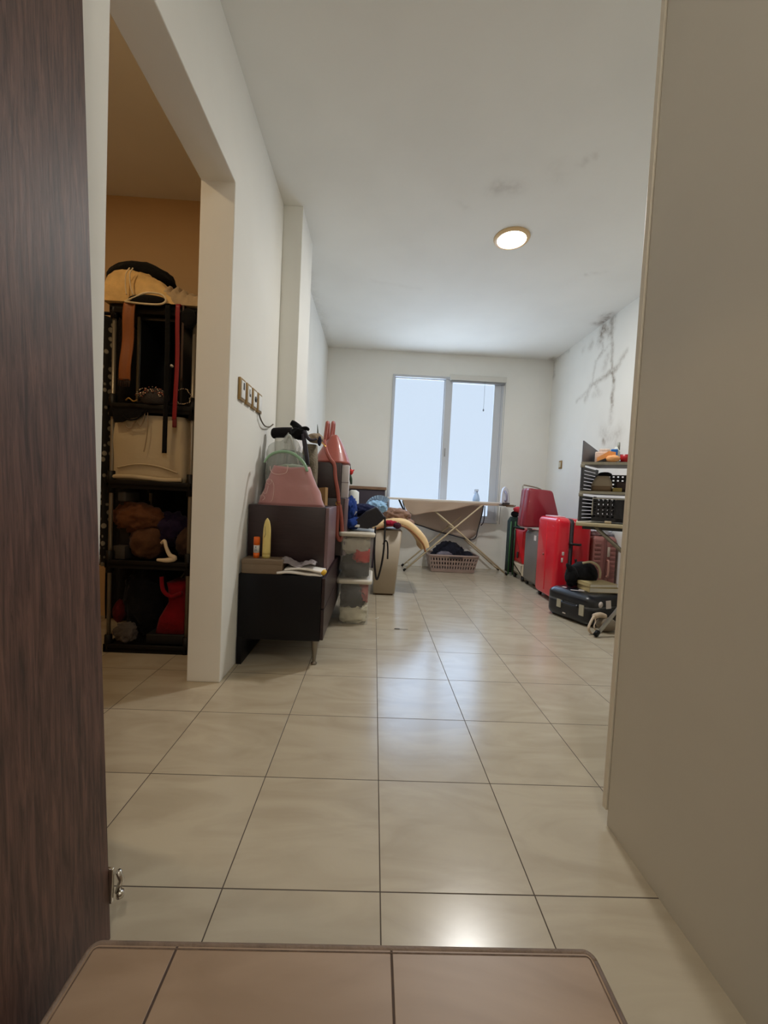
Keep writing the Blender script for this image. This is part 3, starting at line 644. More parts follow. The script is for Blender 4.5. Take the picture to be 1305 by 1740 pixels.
# ------------------------------------------------------------------ things behind the tote
dg = cloth('dark_green_cloth', (62,68,60))
bgx = thing('packed_bag', 'dark green packed bag wrapped in clear plastic behind the pink tote', 'bag', (-.68,1.78,.922))
link('body', MB().blob((-.665,1.79,1.10), (.135,.095,.185), .05, 2, 42, .922, fold=.4, power=.6), dg, bgx)
q = [at(x, y, 1.66) for x, y in ((455,792),(453,772),(455,758),(468,750),(482,748),(489,734),(496,741),(508,752),(514,772),(520,795))]
wrap = MB()
def spl_pt(pts, u):
    k = u*(len(pts)-1); i = min(int(k), len(pts)-2); return pts[i].lerp(pts[i+1], k-i)
wrap.grid(lambda u, v: (lambda p: V((p.x, p.y+.012*math.sin(u*38)*v+.02*noise.noise(V((u*9,v*3,2))), .99+(p.z-.99)*v)))(spl_pt(q, u)), 60, 14, .0015)
link('plastic_wrap', wrap, mat('clear_film', (206,210,204), .15, alpha=.36, spec=.8, bump=.8, bscale=30), bgx)
link('knot', MB().tube([at(484,752,1.65), at(489,742,1.65), at(493,742,1.65), at(500,760,1.65), at(508,790,1.65)], [.012,.008,.010,.006,.004], 8, 8), mat('plastic_fold', (196,198,192), .3, alpha=.75), bgx)
single('black_roll', MB().tube([at(466,735.5,1.78), at(480,735,1.78), at(496,735,1.78)], [.034,.036,.036], 18, 5).blob(at(466,736,1.78), (.022,.034,.036), .03, 2, 3, sub=3), cloth('roll_black', (38,34,35)), 'dark rolled mat lying on the plastic wrapped bag', 'roll')
single('black_hat', MB().blob(at(508,737,1.72), (.050,.05,.040), .16, 2, 44, fold=.6).tube([at(495,718,1.72), at(500,721,1.72), at(506,728,1.72), at(512,737,1.72)], [.018,.022,.030,.034], 12, 6).tube([at(508,730,1.70), at(520,728,1.70), at(525,731,1.70)], [.016,.014,.008], 8, 5), cloth('jacket_black', (20,20,22)), 'black crumpled cap sitting highest on the bag pile', 'cap')
single('navy_strap', MB().tube([at(516,733,1.66), at(520,738,1.655), at(524,745,1.655), at(530,748,1.66), at(538,746,1.68)], [.010,.012,.012,.010,.008], 8, 6).tube([at(515,738,1.665), at(518,755,1.66), at(521,775,1.655), at(523,790,1.66)], [.012,.016,.014,.012], 10, 6), mat('navy_leather', (38,30,42), .35), 'dark navy strap drooping from the bag pile over the pink tote', 'strap')
wk = thing('woven_bag', 'grey beige woven bag standing between pink tote and salmon handbag', 'bag', (-.5,1.95,1.0))
link('body', MB().rings([[V((p.x, p.y, z)) for p in rrect(-.605+d, -.490-d, 1.915, 2.035, z, .03)] for z, d in ((.924,0),(1.05,0),(1.2,.0),(1.355,.01))]), mat('woven_beige', (122,112,94), .8, bump=.8, bscale=90, var=.25, vscale=40), wk)
link('flap', MB().blob(at(536,745,1.92), (.055,.04,.034), .15, 2.4, 46, fold=.6), mat('flap_beige', (156,138,116), .8, var=.3, vscale=20, bump=.4), wk)
link('clasp', MB().blob(at(543,749,1.90), (.014,.02,.034), .15, 2.4, 47, fold=.6, sub=3), cloth('navy_edge', (38,40,60)), wk)
single('pointed_stick', MB().tube([at(540,745,1.93), at(540,733,1.93), at(539.3,721,1.93)], [.007,.005,.001], 8, 4), mat('olive_stick', (78,84,64), .6), 'thin dark green spike pointing up left of the salmon handbag', 'stick')
single('brown_carton', MB().prism([at(541,829,1.90),at(553,828,1.90),at(552,861,1.90),at(540,861,1.90)], (0,.16,0)), mat('kraft_card', (158,122,78), .8), 'narrow brown carton between the pink tote and dark cabinet', 'box')

# ------------------------------------------------------------------ salmon handbag
sal = mat('salmon_leather', (160,84,72), .38, bump=.1, bscale=120, coat=.2)
hb = thing('handbag', 'salmon leather handbag with upright handles on the dark cube shelf', 'handbag', (-.42,2.25,1.247))
rs = []
for i in range(15):
    k = i/14; z = 1.248+.232*k; hx = .130*(1-k)**.82+.022; hy = .17*(1-k*.8)
    rs.append([V((-.418+.012*k+hx*abs(math.cos(a))**.75*math.copysign(1, math.cos(a)), 2.29+hy*abs(math.sin(a))**.8*math.copysign(1, math.sin(a)), z)) for a in [2*math.pi*j/36 for j in range(36)]])
link('body', MB().rings(rs), sal, hb)
for px, y in ((553.5,2.2),(563,2.42)):
    a, b_ = at(px-1.5, 748, y), at(px+2.5, 718, y)
    m = MB(); w = V((.017,0,0))
    m.tube([a, a.lerp(b_, .5), b_+V((0,0,-.006)), b_+V((0,.03,.002)), b_+V((.004,.06,-.006)), a+V((.012,.08,0))], .0135, 12, 8)
    link('handle', m, sal, hb)
gd = mat('brass', (200,150,80), .25, metal=.9)
link('clasp', MB().tube([at(547,752,2.15), at(552,757,2.12), at(555,764,2.12), at(553,770,2.11)], .006, 8, 6), gd, hb)
stp = [at(551,748,2.17), at(554,765,2.10), at(561,780,2.08), at(568,790,2.085), at(570,812,2.08), at(574,835,2.08), at(576,858,2.085)]
strap_ = link('strap', MB().tube(stp, .014, 10, 8, .4), sal, hb)
link('buckle', MB().tube([at(571,853,2.075), at(578,853,2.075), at(578,858,2.075), at(571,858,2.075), at(571,853,2.075)], .003, 6), gd, strap_)
link('strap_loop', MB().tube([at(574,858,2.085), at(573.5,880,2.08), at(572.5,905,2.08), at(575,916,2.08), at(579,917,2.08), at(581,905,2.08), at(580,880,2.08), at(577,858,2.085)], .014, 10, 8, .4), sal, hb)

# ------------------------------------------------------------------ ornaments behind
um = thing('folded_umbrella', 'small red and green folded umbrella with black hook handle', 'umbrella', at(597,822,2.5))
link('handle', MB().tube([at(586,791,2.5), at(590,788.5,2.5), at(594,790,2.5), at(595.5,800,2.5)], .006, 8, 6), blk, um)
link('canopy', MB().blob(at(596,802,2.5), (.018,.015,.022), .3, 3, 50, fold=.6, sub=3).tube([at(592,804,2.5), at(596,803,2.5), at(602,798,2.5)], [.004,.012,.003], 8, 5), mat('bright_red', (206,44,36), .5), um)
link('tip', MB().tube([at(594,806,2.5), at(596,814,2.5), at(597,823,2.5)], [.012,.014,.008], 8, 4), mat('dark_green', (58,78,58), .6), um)
single('white_jug', MB().lathe(at(600,860,2.5)+V((0,0,-.42)), [(0,0),(.048,0),(.05,.40),(.046,.545),(.02,.56),(0,.56)], 24), mat('white_plastic', (214,216,208), .35), 'white plastic canister behind the dark cabinets, below the small umbrella', 'canister')
hbx = thing('corner_cabinet', 'dark cabinet with brown top edge in the far left corner', 'cabinet', (-.1,4.7,0))
link('body', MB().box(-.80, .085, 4.52, 4.835, 0, 1.085, .003), mat('dark_plum', (48,38,52), .5), hbx)
link('top', MB().box(-.80, .100, 4.50, 4.838, 1.085, 1.125, .004), wood_mat('brown_top_wood', (112,84,62), (146,114,88), .5, (2,20,20)), hbx)

# ------------------------------------------------------------------ plastic storage boxes
def clear_box(x0, x1, y0, y1, z0, z1, label, seed):
    t = thing('storage_box', label, 'storage box', ((x0+x1)/2, (y0+y1)/2, z0), 'stacked clear storage boxes')
    ins = .018
    m = MB().rings([rrect(x0+ins, x1-ins, y0+ins, y1-ins, z0, .03), rrect(x0+.004, x1-.004, y0+.004, y1-.004, z1-.03, .035)], cap=False)
    m.add(rrect(x0+ins, x1-ins, y0+ins, y1-ins, z0, .03), [tuple(reversed(range(28)))])
    o = link('tub', m, tubm, t); md = o.modifiers.new('s', 'SOLIDIFY'); md.thickness = .002
    link('lid', MB().rings([rrect(x0-.003, x1+.003, y0-.003, y1+.003, z1-.032, .035), rrect(x0-.006, x1+.006, y0-.006, y1+.006, z1-.008, .038), rrect(x0+.004, x1-.004, y0+.004, y1-.004, z1, .034)]), lidm, t)
    return t
tubm = mat('frosted_tub', (225,222,214), .25, alpha=.10, spec=.5); lidm = mat('lid_white', (214,206,190), .4)
clear_box(-.318, -.052, 2.06, 2.50, .002, .355, 'clear tub with white lid on the floor, lower of the two beside the low cabinet', 1)
clear_box(-.316, -.045, 2.06, 2.50, .360, .720, 'clear tub with white lid stacked on top of another tub', 2)
def inside(name, c, r, rgb, label, cat, seed, fl, **k):
    mb = MB().blob(c, (r[0]*1.12, r[1]*1.05, r[2]*1.1), .20, 2.8, seed, fl, fold=.9, power=.62, **k)
    for v in mb.bm.verts: v.co.x = max(-.292, min(-.076, v.co.x)); v.co.y = max(2.088, min(2.472, v.co.y))
    return single(name, mb, cloth(name+'_m', rgb), label, cat, 'clothes inside the clear tubs')
inside('white_clothes', (-.185,2.27,.075), (.108,.16,.062), (206,200,176), 'white clothes at the bottom of the lower clear tub', 'clothes', 61, .006)
inside('dark_clothes', (-.205,2.27,.20), (.09,.16,.075), (34,28,34), 'dark clothes in the upper half of the lower clear tub', 'clothes', 62, .1)
inside('pink_clothes', (-.110,2.30,.24), (.042,.15,.07), (176,84,84), 'pinkish cloth at the right of the lower clear tub', 'clothes', 63, .1)
inside('black_clothes', (-.18,2.27,.435), (.112,.17,.058), (22,22,26), 'black shoes and cloth at the bottom of the upper clear tub', 'clothes', 64, .365)
inside('beige_clothes', (-.19,2.27,.615), (.105,.17,.060), (186,178,160), 'beige cloth at the top of the upper clear tub', 'clothes', 65, .5)
inside('red_clothes', (-.125,2.27,.535), (.062,.18,.048), (196,52,56), 'red cloth in the middle of the upper clear tub', 'clothes', 66, .45)

# ------------------------------------------------------------------ beige bin with cushion, bags and clothes on top
bn = thing('beige_bin', 'tall beige rectangular bin standing on the floor beside the clear tubs', 'bin', (.08,3.3,0))
bm_ = mat('beige_plastic', (176,162,142), .45)
link('body', MB().rings([rrect(-.030, .190, 3.03, 3.50, .02, .02), rrect(-.050, .235, 3.02, 3.52, .66, .02)]), bm_, bn)
link('base', MB().box(-.012, .172, 3.05, 3.48, 0, .022, .004), mat('bin_base', (92,72,54), .6), bn)
cu = thing('seat_cushion', 'tan padded cushion bending down over the edge of the beige bin', 'cushion', (.2,3.2,.66))
cy = 3.12
top_pts = [at(x, y, 3.05) for x, y in ((632,896),(650,890),(672,886),(690,889),(706,901),(720,918),(724,931))]
def cush(u, v, off):
    p = spl_c(u); return p
cs = spline(top_pts, 8); ringsC = []
for i, p in enumerate(cs):
    t_ = (cs[min(i+1, len(cs)-1)]-cs[max(i-1, 0)]).normalized(); nn = V((-t_.z, 0, t_.x)); nn = nn if nn.z > 0 else -nn
    th = .036+.016*(i/len(cs)); ring = []
    for j in range(28):
        a = 2*math.pi*j/28
        ring.append(V((p.x, 3.25, p.z))-nn*th*.2+nn*th*abs(math.sin(a))**.6*math.copysign(1, math.sin(a))+V((0, .24*abs(math.cos(a))**.35*math.copysign(1, math.cos(a)), 0)))
    ringsC.append(ring)
link('pad', MB().rings(ringsC), mat('tan_foam', (226,196,148), .75, var=.08, vscale=6), cu)
link('piping', MB().tube([V((p.x, 3.012, p.z))+V((-.01,0,-.036)) for p in cs], .009, 8), mat('brown_piping', (150,100,62), .5), cu)
single('brown_cloth', MB().blob(at(674,877,3.25), (.13,.13,.078), .2, 3.0, 71, fold=.8).blob(at(692,889,3.2), (.07,.08,.045), .16, 3, 72, fold=.7), cloth('mocha_cloth', (142,112,96)), 'mocha brown cloth heaped on the tan cushion', 'cloth')
single('red_cloth', MB().blob(at(664,889,3.02), (.065,.04,.026), .2, 3, 73, fold=.8), cloth('raspberry_cloth', (164,36,60)), 'raspberry red cloth peeking out under the mocha cloth', 'cloth')
single('plum_cloth', MB().blob(at(675,893,2.99), (.034,.02,.028), .2, 3, 74, fold=.8, sub=3), cloth('plum_cloth_m', (74,40,54)), 'dark plum scrap of cloth hanging over the tan cushion edge', 'cloth')
single('cream_cloth', MB().blob(at(645,889,3.1), (.07,.05,.030), .15, 3, 75, fold=.6), cloth('cream_cloth_m', (220,202,180)), 'cream cloth between the black bag and red cloth', 'cloth')
single('blue_jacket', MB().blob(at(594,868,2.28), (.055,.13,.10), .26, 2.6, 76, .722, fold=.7).blob(at(598,888,2.25), (.075,.14,.05), .12, 2.2, 77, .722, fold=.6), cloth('royal_blue', (26,52,116)), 'royal blue jacket bundled on the upper clear tub', 'jacket')
single('navy_jacket', MB().blob(at(618,868,2.36), (.11,.10,.050), .2, 2.4, 78, fold=.8), cloth('navy_cloth', (28,34,66)), 'navy cloth lying behind the black bag', 'cloth')
single('light_blue_cloth', MB().blob(at(640,862,2.44), (.08,.07,.05), .2, 3, 79, fold=.8), cloth('sky_cloth', (150,190,224)), 'light blue cloth behind the black bag', 'cloth')
fan = MB()
fc = at(645,866,2.47)
fan.grid(lambda u, v: fc+V((math.cos(math.radians(165-115*u))*(.025+.105*v), .012*(1 if int(u*22) % 2 else -1)*v, math.sin(math.radians(165-115*u))*(.025+.10*v))), 22, 4, .0015, False)
single('pleated_fan', fan, mat('pale_film', (196,218,236), .3, trans=.2, alpha=.75), 'pale blue pleated plastic fanned out against the far wall', 'plastic wrap')
bb = thing('black_bag', 'black angular bag lying across the clear tub with a long hanging strap', 'bag', at(620,890,2.3))
lea = mat('black_leather', (34,34,42), .38, bump=.1, bscale=80)
poly = [at(x, y, 2.14) for x, y in ((597,896),(604,884),(622,869),(641,861),(655,880),(641,893),(625,899))]
link('body', bm_b := MB().prism(poly, (0,.16,0)), lea, bb)
bb.children[0].modifiers.new('b', 'BEVEL').width = .012; bb.children[0].modifiers['b'].segments = 3
link('strap', MB().tube([at(654,878,2.14), at(654,900,2.12), at(652,935,2.1), at(647,965,2.1), at(641,984,2.1), at(638,975,2.1), at(636,940,2.1), at(638,895,2.12)], .0075, 8, 8, .35), mat('strap_black', (26,24,28), .5), bb)
link('strap_end', MB().tube([at(651,925,2.11), at(655,919,2.1), at(658,922,2.1), at(659,935,2.1), at(658.5,950,2.1)], .006, 8, 8, .35), mat('strap_black', (26,24,28), .5), bb)
link('tag', MB().box(-.205, -.165, 2.125, 2.137, .755, .775, .004), mat('tag_white', (220,220,214), .5), bb)
single('white_scrap', MB().prism([at(597,872,2.2),at(602,867,2.2),at(607,870,2.2),at(599,880,2.2)], (0,.01,0)), ppr, 'small white label between the blue jacket and black bag', 'label')

# ------------------------------------------------------------------ ironing board
ib = thing('ironing_board', 'ironing board with beige cover on cream crossed legs before the window', 'ironing board', (1.05,4.56,0))
ZB = .965
pts = []
for i in range(41):
    k = i/40; x = .11+1.62*k; w = .19 if k < .6 else .19*math.sqrt(max(0, 1-((k-.6)/.4)**2.2))*.8+.038
    pts.append((x, w))
outline = [V((x, 4.56-w, ZB)) for x, w in pts]+[V((x, 4.56+w, ZB)) for x, w in reversed(pts)]
bev = bevel(link('board', MB().prism(outline, (0,0,.028)), mat('board_cover', (222,214,204), .8), ib), .006)
cvr = mat('beige_cover', (178,158,140), .85, bump=.1, bscale=20)
pl_top = [at(x, y, 4.38) for x, y in ((683,850),(705,851),(735,853),(765,854),(795,856),(825,857),(847,857))]
pl_bot = [at(x, y, 4.38) for x, y in ((690,866),(702,876),(722,872),(738,870),(765,867),(800,858.5),(847,859.5))]
link('front_drape', MB().grid(lambda u, v: (lambda a, b_: V((a.x+(b_.x-a.x)*v, a.y-.012+.010*math.sin(u*17)*v, a.z+.01+(b_.z-a.z-.01)*v)))(spl_pt(pl_top, u), spl_pt(pl_bot, u)), 50, 10, .003), cvr, ib)
t2 = [at(x, y, 4.74) for x, y in ((684,851),(705,852),(735,853),(765,854),(795,856),(822,858))]
b2 = [at(x, y, 4.74) for x, y in ((694,872),(703,889),(735,900),(765,908),(798,917),(810,908))]
lowm = mat('grey_beige_cover', (182,166,154), .8)
link('rear_drape', MB().grid(lambda u, v: (lambda a, b_: V((a.x+(b_.x-a.x)*v+.012*math.sin(v*math.pi)*(u > .9), a.y+.014*math.sin(u*13+v*2), a.z+(b_.z-a.z)*v)))(spl_pt(t2, u), spl_pt(b2, u)), 50, 16, .003), lowm, ib)
pip = [at(x, y, 4.725) for x, y in ((684,851),(690,870),(702,888),(720,895),(743,903),(770,910),(797,917),(804,916.5),(809,912),(812,900),(818,878),(822,859))]
pipm = mat('dark_piping', (40,42,52), .5)
link('piping', MB().tube(pip, .0075, 8, 6), pipm, ib)
link('side_strap', MB().tube([at(678,849,4.5), at(682,858,4.5), at(687,868,4.5)], .012, 8, 4).tube([at(824,860,4.66), at(823,878,4.66), at(821,888,4.66), at(817,893,4.66)], .007, 8, 6), pipm, ib)
legm = mat('cream_tube', (206,190,158), .35)
FL, FR_ = .39, 1.79
for y in (4.38, 4.74):
    link('leg', MB().tube([(FL,y,.012),(1.0,y,.58),(1.40,y,ZB-.02)], .011, 10), legm, ib)
    link('leg', MB().tube([(FR_,y+.02,.012),(1.06,y+.02,.61),(.62,y+.02,ZB-.02)], .011, 10), legm, ib)
link('cross_bar', MB().tube([(.46,4.38,.08),(.46,4.74,.08)], .008, 8).tube([(1.70,4.40,.08),(1.70,4.76,.08)], .008, 8).tube([(1.015,4.37,.62),(1.015,4.78,.62)], .010, 8), legm, ib)
for x, y in ((FL,4.38),(FL,4.74),(FR_,4.40),(FR_,4.76)): link('foot', MB().tube([(x+(-.012 if x < 1 else .012),y,.010),(x+(.018 if x < 1 else -.018),y,.035)], .0155, 10), blk, ib)
link('iron_rest', MB().box(1.70, 1.86, 4.45, 4.62, ZB-.02, ZB+.004, .005).tube([(1.75,4.46,ZB-.02),(1.84,4.44,ZB-.02),(1.88,4.46,ZB-.006)], .009, 8, 4), mat('rest_brown', (120,100,80), .5), ib)
ir = thing('steam_iron', 'white steam iron with dark edge standing upright at the right end of the ironing board', 'iron', (1.74,4.5,ZB+.03))
cxi = 1.735; zi = ZB+.006
sole = [V((cxi+.052*s_*math.sqrt(max(0, 1-(k)**2.6))-.012*k, 4.50, zi+.005+.235*k)) for s_, ks in ((1, [i/10 for i in range(11)]), (-1, [i/10 for i in range(9, -1, -1)])) for k in ks]
link('soleplate', MB().prism([p+V((.025,0,0)) for p in sole], (.0,.012,0)), mat('sole_dark', (70,60,78), .35), ir)
link('body', MB().prism(sole, (-.002,-.065,0)), mat('iron_white', (214,216,224), .3), ir)
ir.children[-1].modifiers.new('b', 'BEVEL').width = .02; ir.children[-1].modifiers['b'].segments = 4
link('handle', MB().tube([(cxi-.01,4.44,zi+.05),(cxi-.005,4.39,zi+.06),(cxi-.01,4.385,zi+.14),(cxi-.02,4.44,zi+.18)], .013, 10, 6), mat('iron_handle', (150,146,168), .4), ir)
link('heel', MB().box(cxi-.045, cxi+.055, 4.42, 4.515, zi, zi+.022, .006), mat('iron_heel', (58,50,50), .4), ir)
single('iron_cord', MB().tube([(1.66,4.40,ZB-.03),(1.655,4.39,.88),(1.65,4.39,.78),(1.652,4.39,.70)], .0035, 6, 6), mat('cord_dark', (96,90,88), .6), 'thin dark iron cord hanging below the right end of the ironing board', 'cord')
spb = thing('spray_bottle', 'pale blue spray bottle standing on the ironing board before the window', 'spray bottle', (1.37,4.6,ZB+.028))
pb = mat('pale_blue_plastic', (172,196,222), .3, trans=.2)
link('bottle', MB().lathe((1.37,4.6,ZB+.028), [(0,0),(.048,0),(.05,.03),(.034,.085),(.018,.12),(.015,.135),(0,.135)], 20), pb, spb)
link('trigger_head', MB().box(1.335, 1.395, 4.585, 4.615, ZB+.165, ZB+.20, .008).tube([(1.345,4.6,ZB+.175),(1.335,4.6,ZB+.135)], .006, 6), mat('spray_white', (208,220,236), .4), spb)
link('collar', MB().lathe((1.372,4.6,ZB+.15), [(0,0),(.017,0),(.015,.02),(0,.02)], 16), mat('collar_grey', (110,116,140), .4), spb)

# ------------------------------------------------------------------ laundry basket
bk = thing('laundry_basket', 'greyish pink perforated laundry basket under the ironing board', 'laundry basket', (1.08,4.5,0))
bmk = mat('mauve_plastic', (158,138,130), .45)
X0, X1, Y0, Y1 = .72, 1.40, 4.40, 4.80
bt = [V((X0+.05,Y0+.04,.005)), V((X1-.05,Y0+.04,.005)), V((X1-.05,Y1-.04,.005)), V((X0+.05,Y1-.04,.005))]
tp = [V((X0,Y0,.235)), V((X1,Y0,.235)), V((X1,Y1,.235)), V((X0,Y1,.235))]
body = MB()
for i in range(4):
    a, b_, c_ = bt[i], bt[(i+1) % 4], tp[i]
    u_ = b_-a; v_ = V(c_)-V(a)
    # slanted side: four corners, openings as a lattice
    d_, e_ = tp[(i+1) % 4], None
    nu_ = 17 if i % 2 == 0 else 9
    def P(u, v, a=a, b_=b_, c_=c_, d_=d_): return a.lerp(b_, u).lerp(c_.lerp(d_, u), v)
    us = [0]+[x for k in range(nu_) for x in ((k+.28)/nu_, (k+.72)/nu_)]+[1]; vs_ = [0]+[x for k in range(3) for x in (.16+(k+.18)*.25, .16+(k+.80)*.25)]+[1]
    nrm = (b_-a).cross(c_-a).normalized()*.004
    for p_ in range(len(us)-1):
        js = [(0, len(vs_)-1)] if p_ % 2 == 0 else [(j, j+1) for j in range(0, len(vs_)-1, 2)]
        for j0, j1 in js:
            body.prism([P(us[p_], vs_[j0]), P(us[p_+1], vs_[j0]), P(us[p_+1], vs_[j1]), P(us[p_], vs_[j1])], nrm)
body.box(X0+.05, X1-.05, Y0+.04, Y1-.04, .003, .010)
link('body', body, bmk, bk)
rimp = [tp[0], tp[1], tp[2], tp[3], tp[0]]
link('rim', MB().rings([[p for p in rrect(X0-.015, X1+.015, Y0-.015, Y1+.015, .228, .05)], rrect(X0-.018, X1+.018, Y0-.018, Y1+.018, .245, .053), rrect(X0+.006, X1-.006, Y0+.006, Y1-.006, .247, .03), rrect(X0+.006, X1-.006, Y0+.006, Y1-.006, .226, .03), rrect(X0-.015, X1+.015, Y0-.015, Y1+.015, .228, .05)], cap=False), bmk, bk)
link('handle', MB().box(1.00, 1.18, Y0-.016, Y0-.002, .195, .222, .004), mat('handle_gap_grey', (74,64,62), .5), bk)
single('dark_laundry', MB().blob((1.02,4.60,.235), (.20,.12,.155), .18, 2.6, 81, .06, fold=.8).blob((1.28,4.60,.20), (.09,.13,.08), .12, 2.2, 82, .06, fold=.6), cloth('navy_laundry', (32,34,46)), 'dark navy laundry heaped in the laundry basket', 'laundry')
single('grey_shirt', MB().blob((.94,4.46,.235), (.10,.05,.045), .2, 2.6, 83, fold=.8), cloth('grey_shirt_m', (122,118,130)), 'pale grey shirt at the front of the laundry basket', 'shirt')

# ------------------------------------------------------------------ suitcases
whl = mat('wheel_black', (26,25,26), .45)
def caster(mb, x, y, r=.026):
    mb.tube([(x-.012,y,r),(x+.012,y,r)], r, 14).box(x-.014, x+.014, y-.012, y+.012, r*1.1, r*2.3, .003)
def shell_x(x0, x1, y0, y1, z0, z1, r=.05, pin=.012):
    """suitcase shell whose broad face looks along X: rounded outline in the Y-Z plane"""
    k = 6; out = []
    def ring(x, ins, rr):
        ps = []
        for cy, cz, a0 in ((y1-rr, z1-rr, 0), (y0+rr, z1-rr, 90), (y0+rr, z0+rr, 180), (y1-rr, z0+rr, 270)):
            for j in range(k+1):
                a = math.radians(a0+90*j/k); ps.append(V((x, cy+(rr-ins)*math.cos(a), cz+(rr-ins)*math.sin(a))))
        return ps
    return MB().rings([ring(x0, .035, r), ring(x0+.006, .018, r), ring(x0+.022, .004, r), ring(x0+.04, 0, r), ring(x1-.04, 0, r), ring(x1-.022, .004, r), ring(x1-.006, .018, r), ring(x1, .035, r)])
bigred = mat('bright_red_shell', (222,34,52), .28, coat=.4, bump=.04, bscale=200)
bigred2 = bigred
rs_ = thing('suitcase', 'largest bright red hard suitcase standing upright among the luggage', 'suitcase', (1.96,3.18,0), 'suitcases along the right wall')
bx0, bx1, by0, by1, bz0, bz1 = 1.775, 2.135, 2.95, 3.42, .045, .875
mx_ = (bx0+bx1)/2-.03
link('front_shell', shell_x(bx0, mx_, by0, by1, bz0, bz1, .06), bigred, rs_)
link('rear_shell', shell_x(mx_+.012, bx1, by0+.004, by1, bz0, bz1-.01, .06), mat('deep_red_shell', (196,22,36), .3, coat=.3), rs_)
link('zip_band', shell_x(mx_-.034, mx_+.046, by0+.006, by1-.004, bz0+.006, bz1-.006, .055), mat('zip_black', (34,24,28), .5), rs_)
link('shell_rib', MB().box(bx0-.004, bx0+.004, by0+.22, by0+.232, bz0+.06, bz1-.06, .003), bigred, rs_)
link('badge', MB().tube([(bx0-.004,by0+.28,.47),(bx0+.003,by0+.28,.47)], .012, 16), mat('badge_silver', (150,90,80), .3, metal=.7), rs_)
stk = mat('sticker_white', (224,214,210), .5)
link('sticker', MB().box(mx_-.085, mx_-.062, by0-.002, by0+.001, .50, .535, .001).box(mx_-.090, mx_-.070, by0-.002, by0+.001, .43, .475, .001), stk, rs_)
link('side_handle', MB().tube([(mx_-.01,by0+.006,.62),(mx_+.0,by0-.022,.62),(mx_+.07,by0-.022,.615),(mx_+.10,by0+.006,.615)], .012, 10, 5), whl, rs_)
link('carry_grip', MB().tube([(mx_+.055,by0-.004,.47),(mx_+.062,by0-.014,.40),(mx_+.052,by0-.006,.34)], .012, 8, 4), whl, rs_)
link('painted_top_highlight', MB().box(bx0+.03, bx0+.14, by0+.12, by0+.36, bz1-.001, bz1+.012, .005), mat('highlight_pink', (236,196,206), .25), rs_)  # pale box painted as the highlight on the suitcase top
for x in (bx0+.05, bx1-.05):
    for y in (by0+.05, by1-.05):
        m = MB(); caster(m, x, y); link('wheel', m, whl, rs_)
# black hard case
case = thing('hard_case', 'black hard shell case lying flat in front with white stickers', 'suitcase', (1.9,2.6,0), 'suitcases along the right wall')
CA = math.atan2(-.44, .18)
ax = V((.18,-.44,0)).normalized(); ay = V((.44,.18,0)).normalized(); c0 = V((1.572,2.66,0))
def cp(l, d, z): return c0+ax*l+ay*d+V((0,0,z))
CL_, CD_, CH_ = .475, .50, .262
def case_half(z0, z1, rb, rt, m_name, mm):
    rs = []
    prof = [(z0, rb)]+[(z0+(z1-z0)*t, 0) for t in (.25,.5,.75)]+[(z1, rt)]
    n = 9
    for i in range(n):
        t = i/(n-1); z = z0+(z1-z0)*t
        ins = rb*(max(0, 1-t/.35))**2+rt*(max(0, (t-.45)/.55))**2.2
        k = 6; ps = []; R_ = .075
        for cl, cd_, a0 in ((CL_-R_, CD_-R_, 0), (R_, CD_-R_, 90), (R_, R_, 180), (CL_-R_, R_, 270)):
            for j in range(k+1):
                a = math.radians(a0+90*j/k); ps.append(cp(cl+(R_-ins)*math.cos(a), cd_+(R_-ins)*math.sin(a), z))
        rs.append(ps)
    return MB().rings(rs)
gb = mat('black_shell', (24,26,32), .3, coat=.3, bump=.05, bscale=220)
link('lower_shell', case_half(.004, .155, .035, 0, '', gb), gb, case)
link('upper_shell', case_half(.163, CH_, 0, .055, '', gb), gb, case)
link('seam', case_half(.150, .168, 0, 0, '', gb), mat('seam_grey', (110,112,116), .35, metal=.5), case)
lat = mat('latch_cream', (176,170,150), .4)
for l, z0, z1, w in ((.16,.095,.165,.045),(.395,.085,.175,.045)):
    link('latch', MB().prism([cp(l-w/2, -.006, z0), cp(l+w/2, -.006, z0), cp(l+w/2, -.006, z1), cp(l-w/2, -.006, z1)], ay*.012), lat, case)
link('handle', MB().tube([cp(.20,-.004,.16), cp(.215,-.02,.15), cp(.34,-.02,.15), cp(.355,-.004,.16)], .009, 8, 5), gb, case)
link('emblem', MB().prism([cp(.205,-.003,.052), cp(.235,-.003,.052), cp(.235,-.003,.062), cp(.205,-.003,.062)], ay*.008), stk, case)
st_ = MB()
for (l, d, w, h_, an) in ((.14,.075,.035,.03,.2),(.27,.085,.02,.11,-.7),(.29,.15,.10,.018,.3),(.36,.20,.03,.05,.1)):
    zz = CH_-.0+.0015
    cs_ = [V((math.cos(an)*a-math.sin(an)*b, math.sin(an)*a+math.cos(an)*b, 0)) for a, b in ((-w/2,-h_/2),(w/2,-h_/2),(w/2,h_/2),(-w/2,h_/2))]
    st_.prism([cp(l+q_.x, d+q_.y, zz) for q_ in cs_], V((0,0,.0015)))
link('top_sticker', st_, stk, case)
link('side_sticker', MB().tube([cp(CL_+.001,.12,.19), cp(CL_+.003,.12,.19)], .026, 16).prism([cp(CL_+.001,.19,.15), cp(CL_+.001,.25,.15), cp(CL_+.001,.24,.22), cp(CL_+.001,.18,.22)], ax*.002), stk, case)
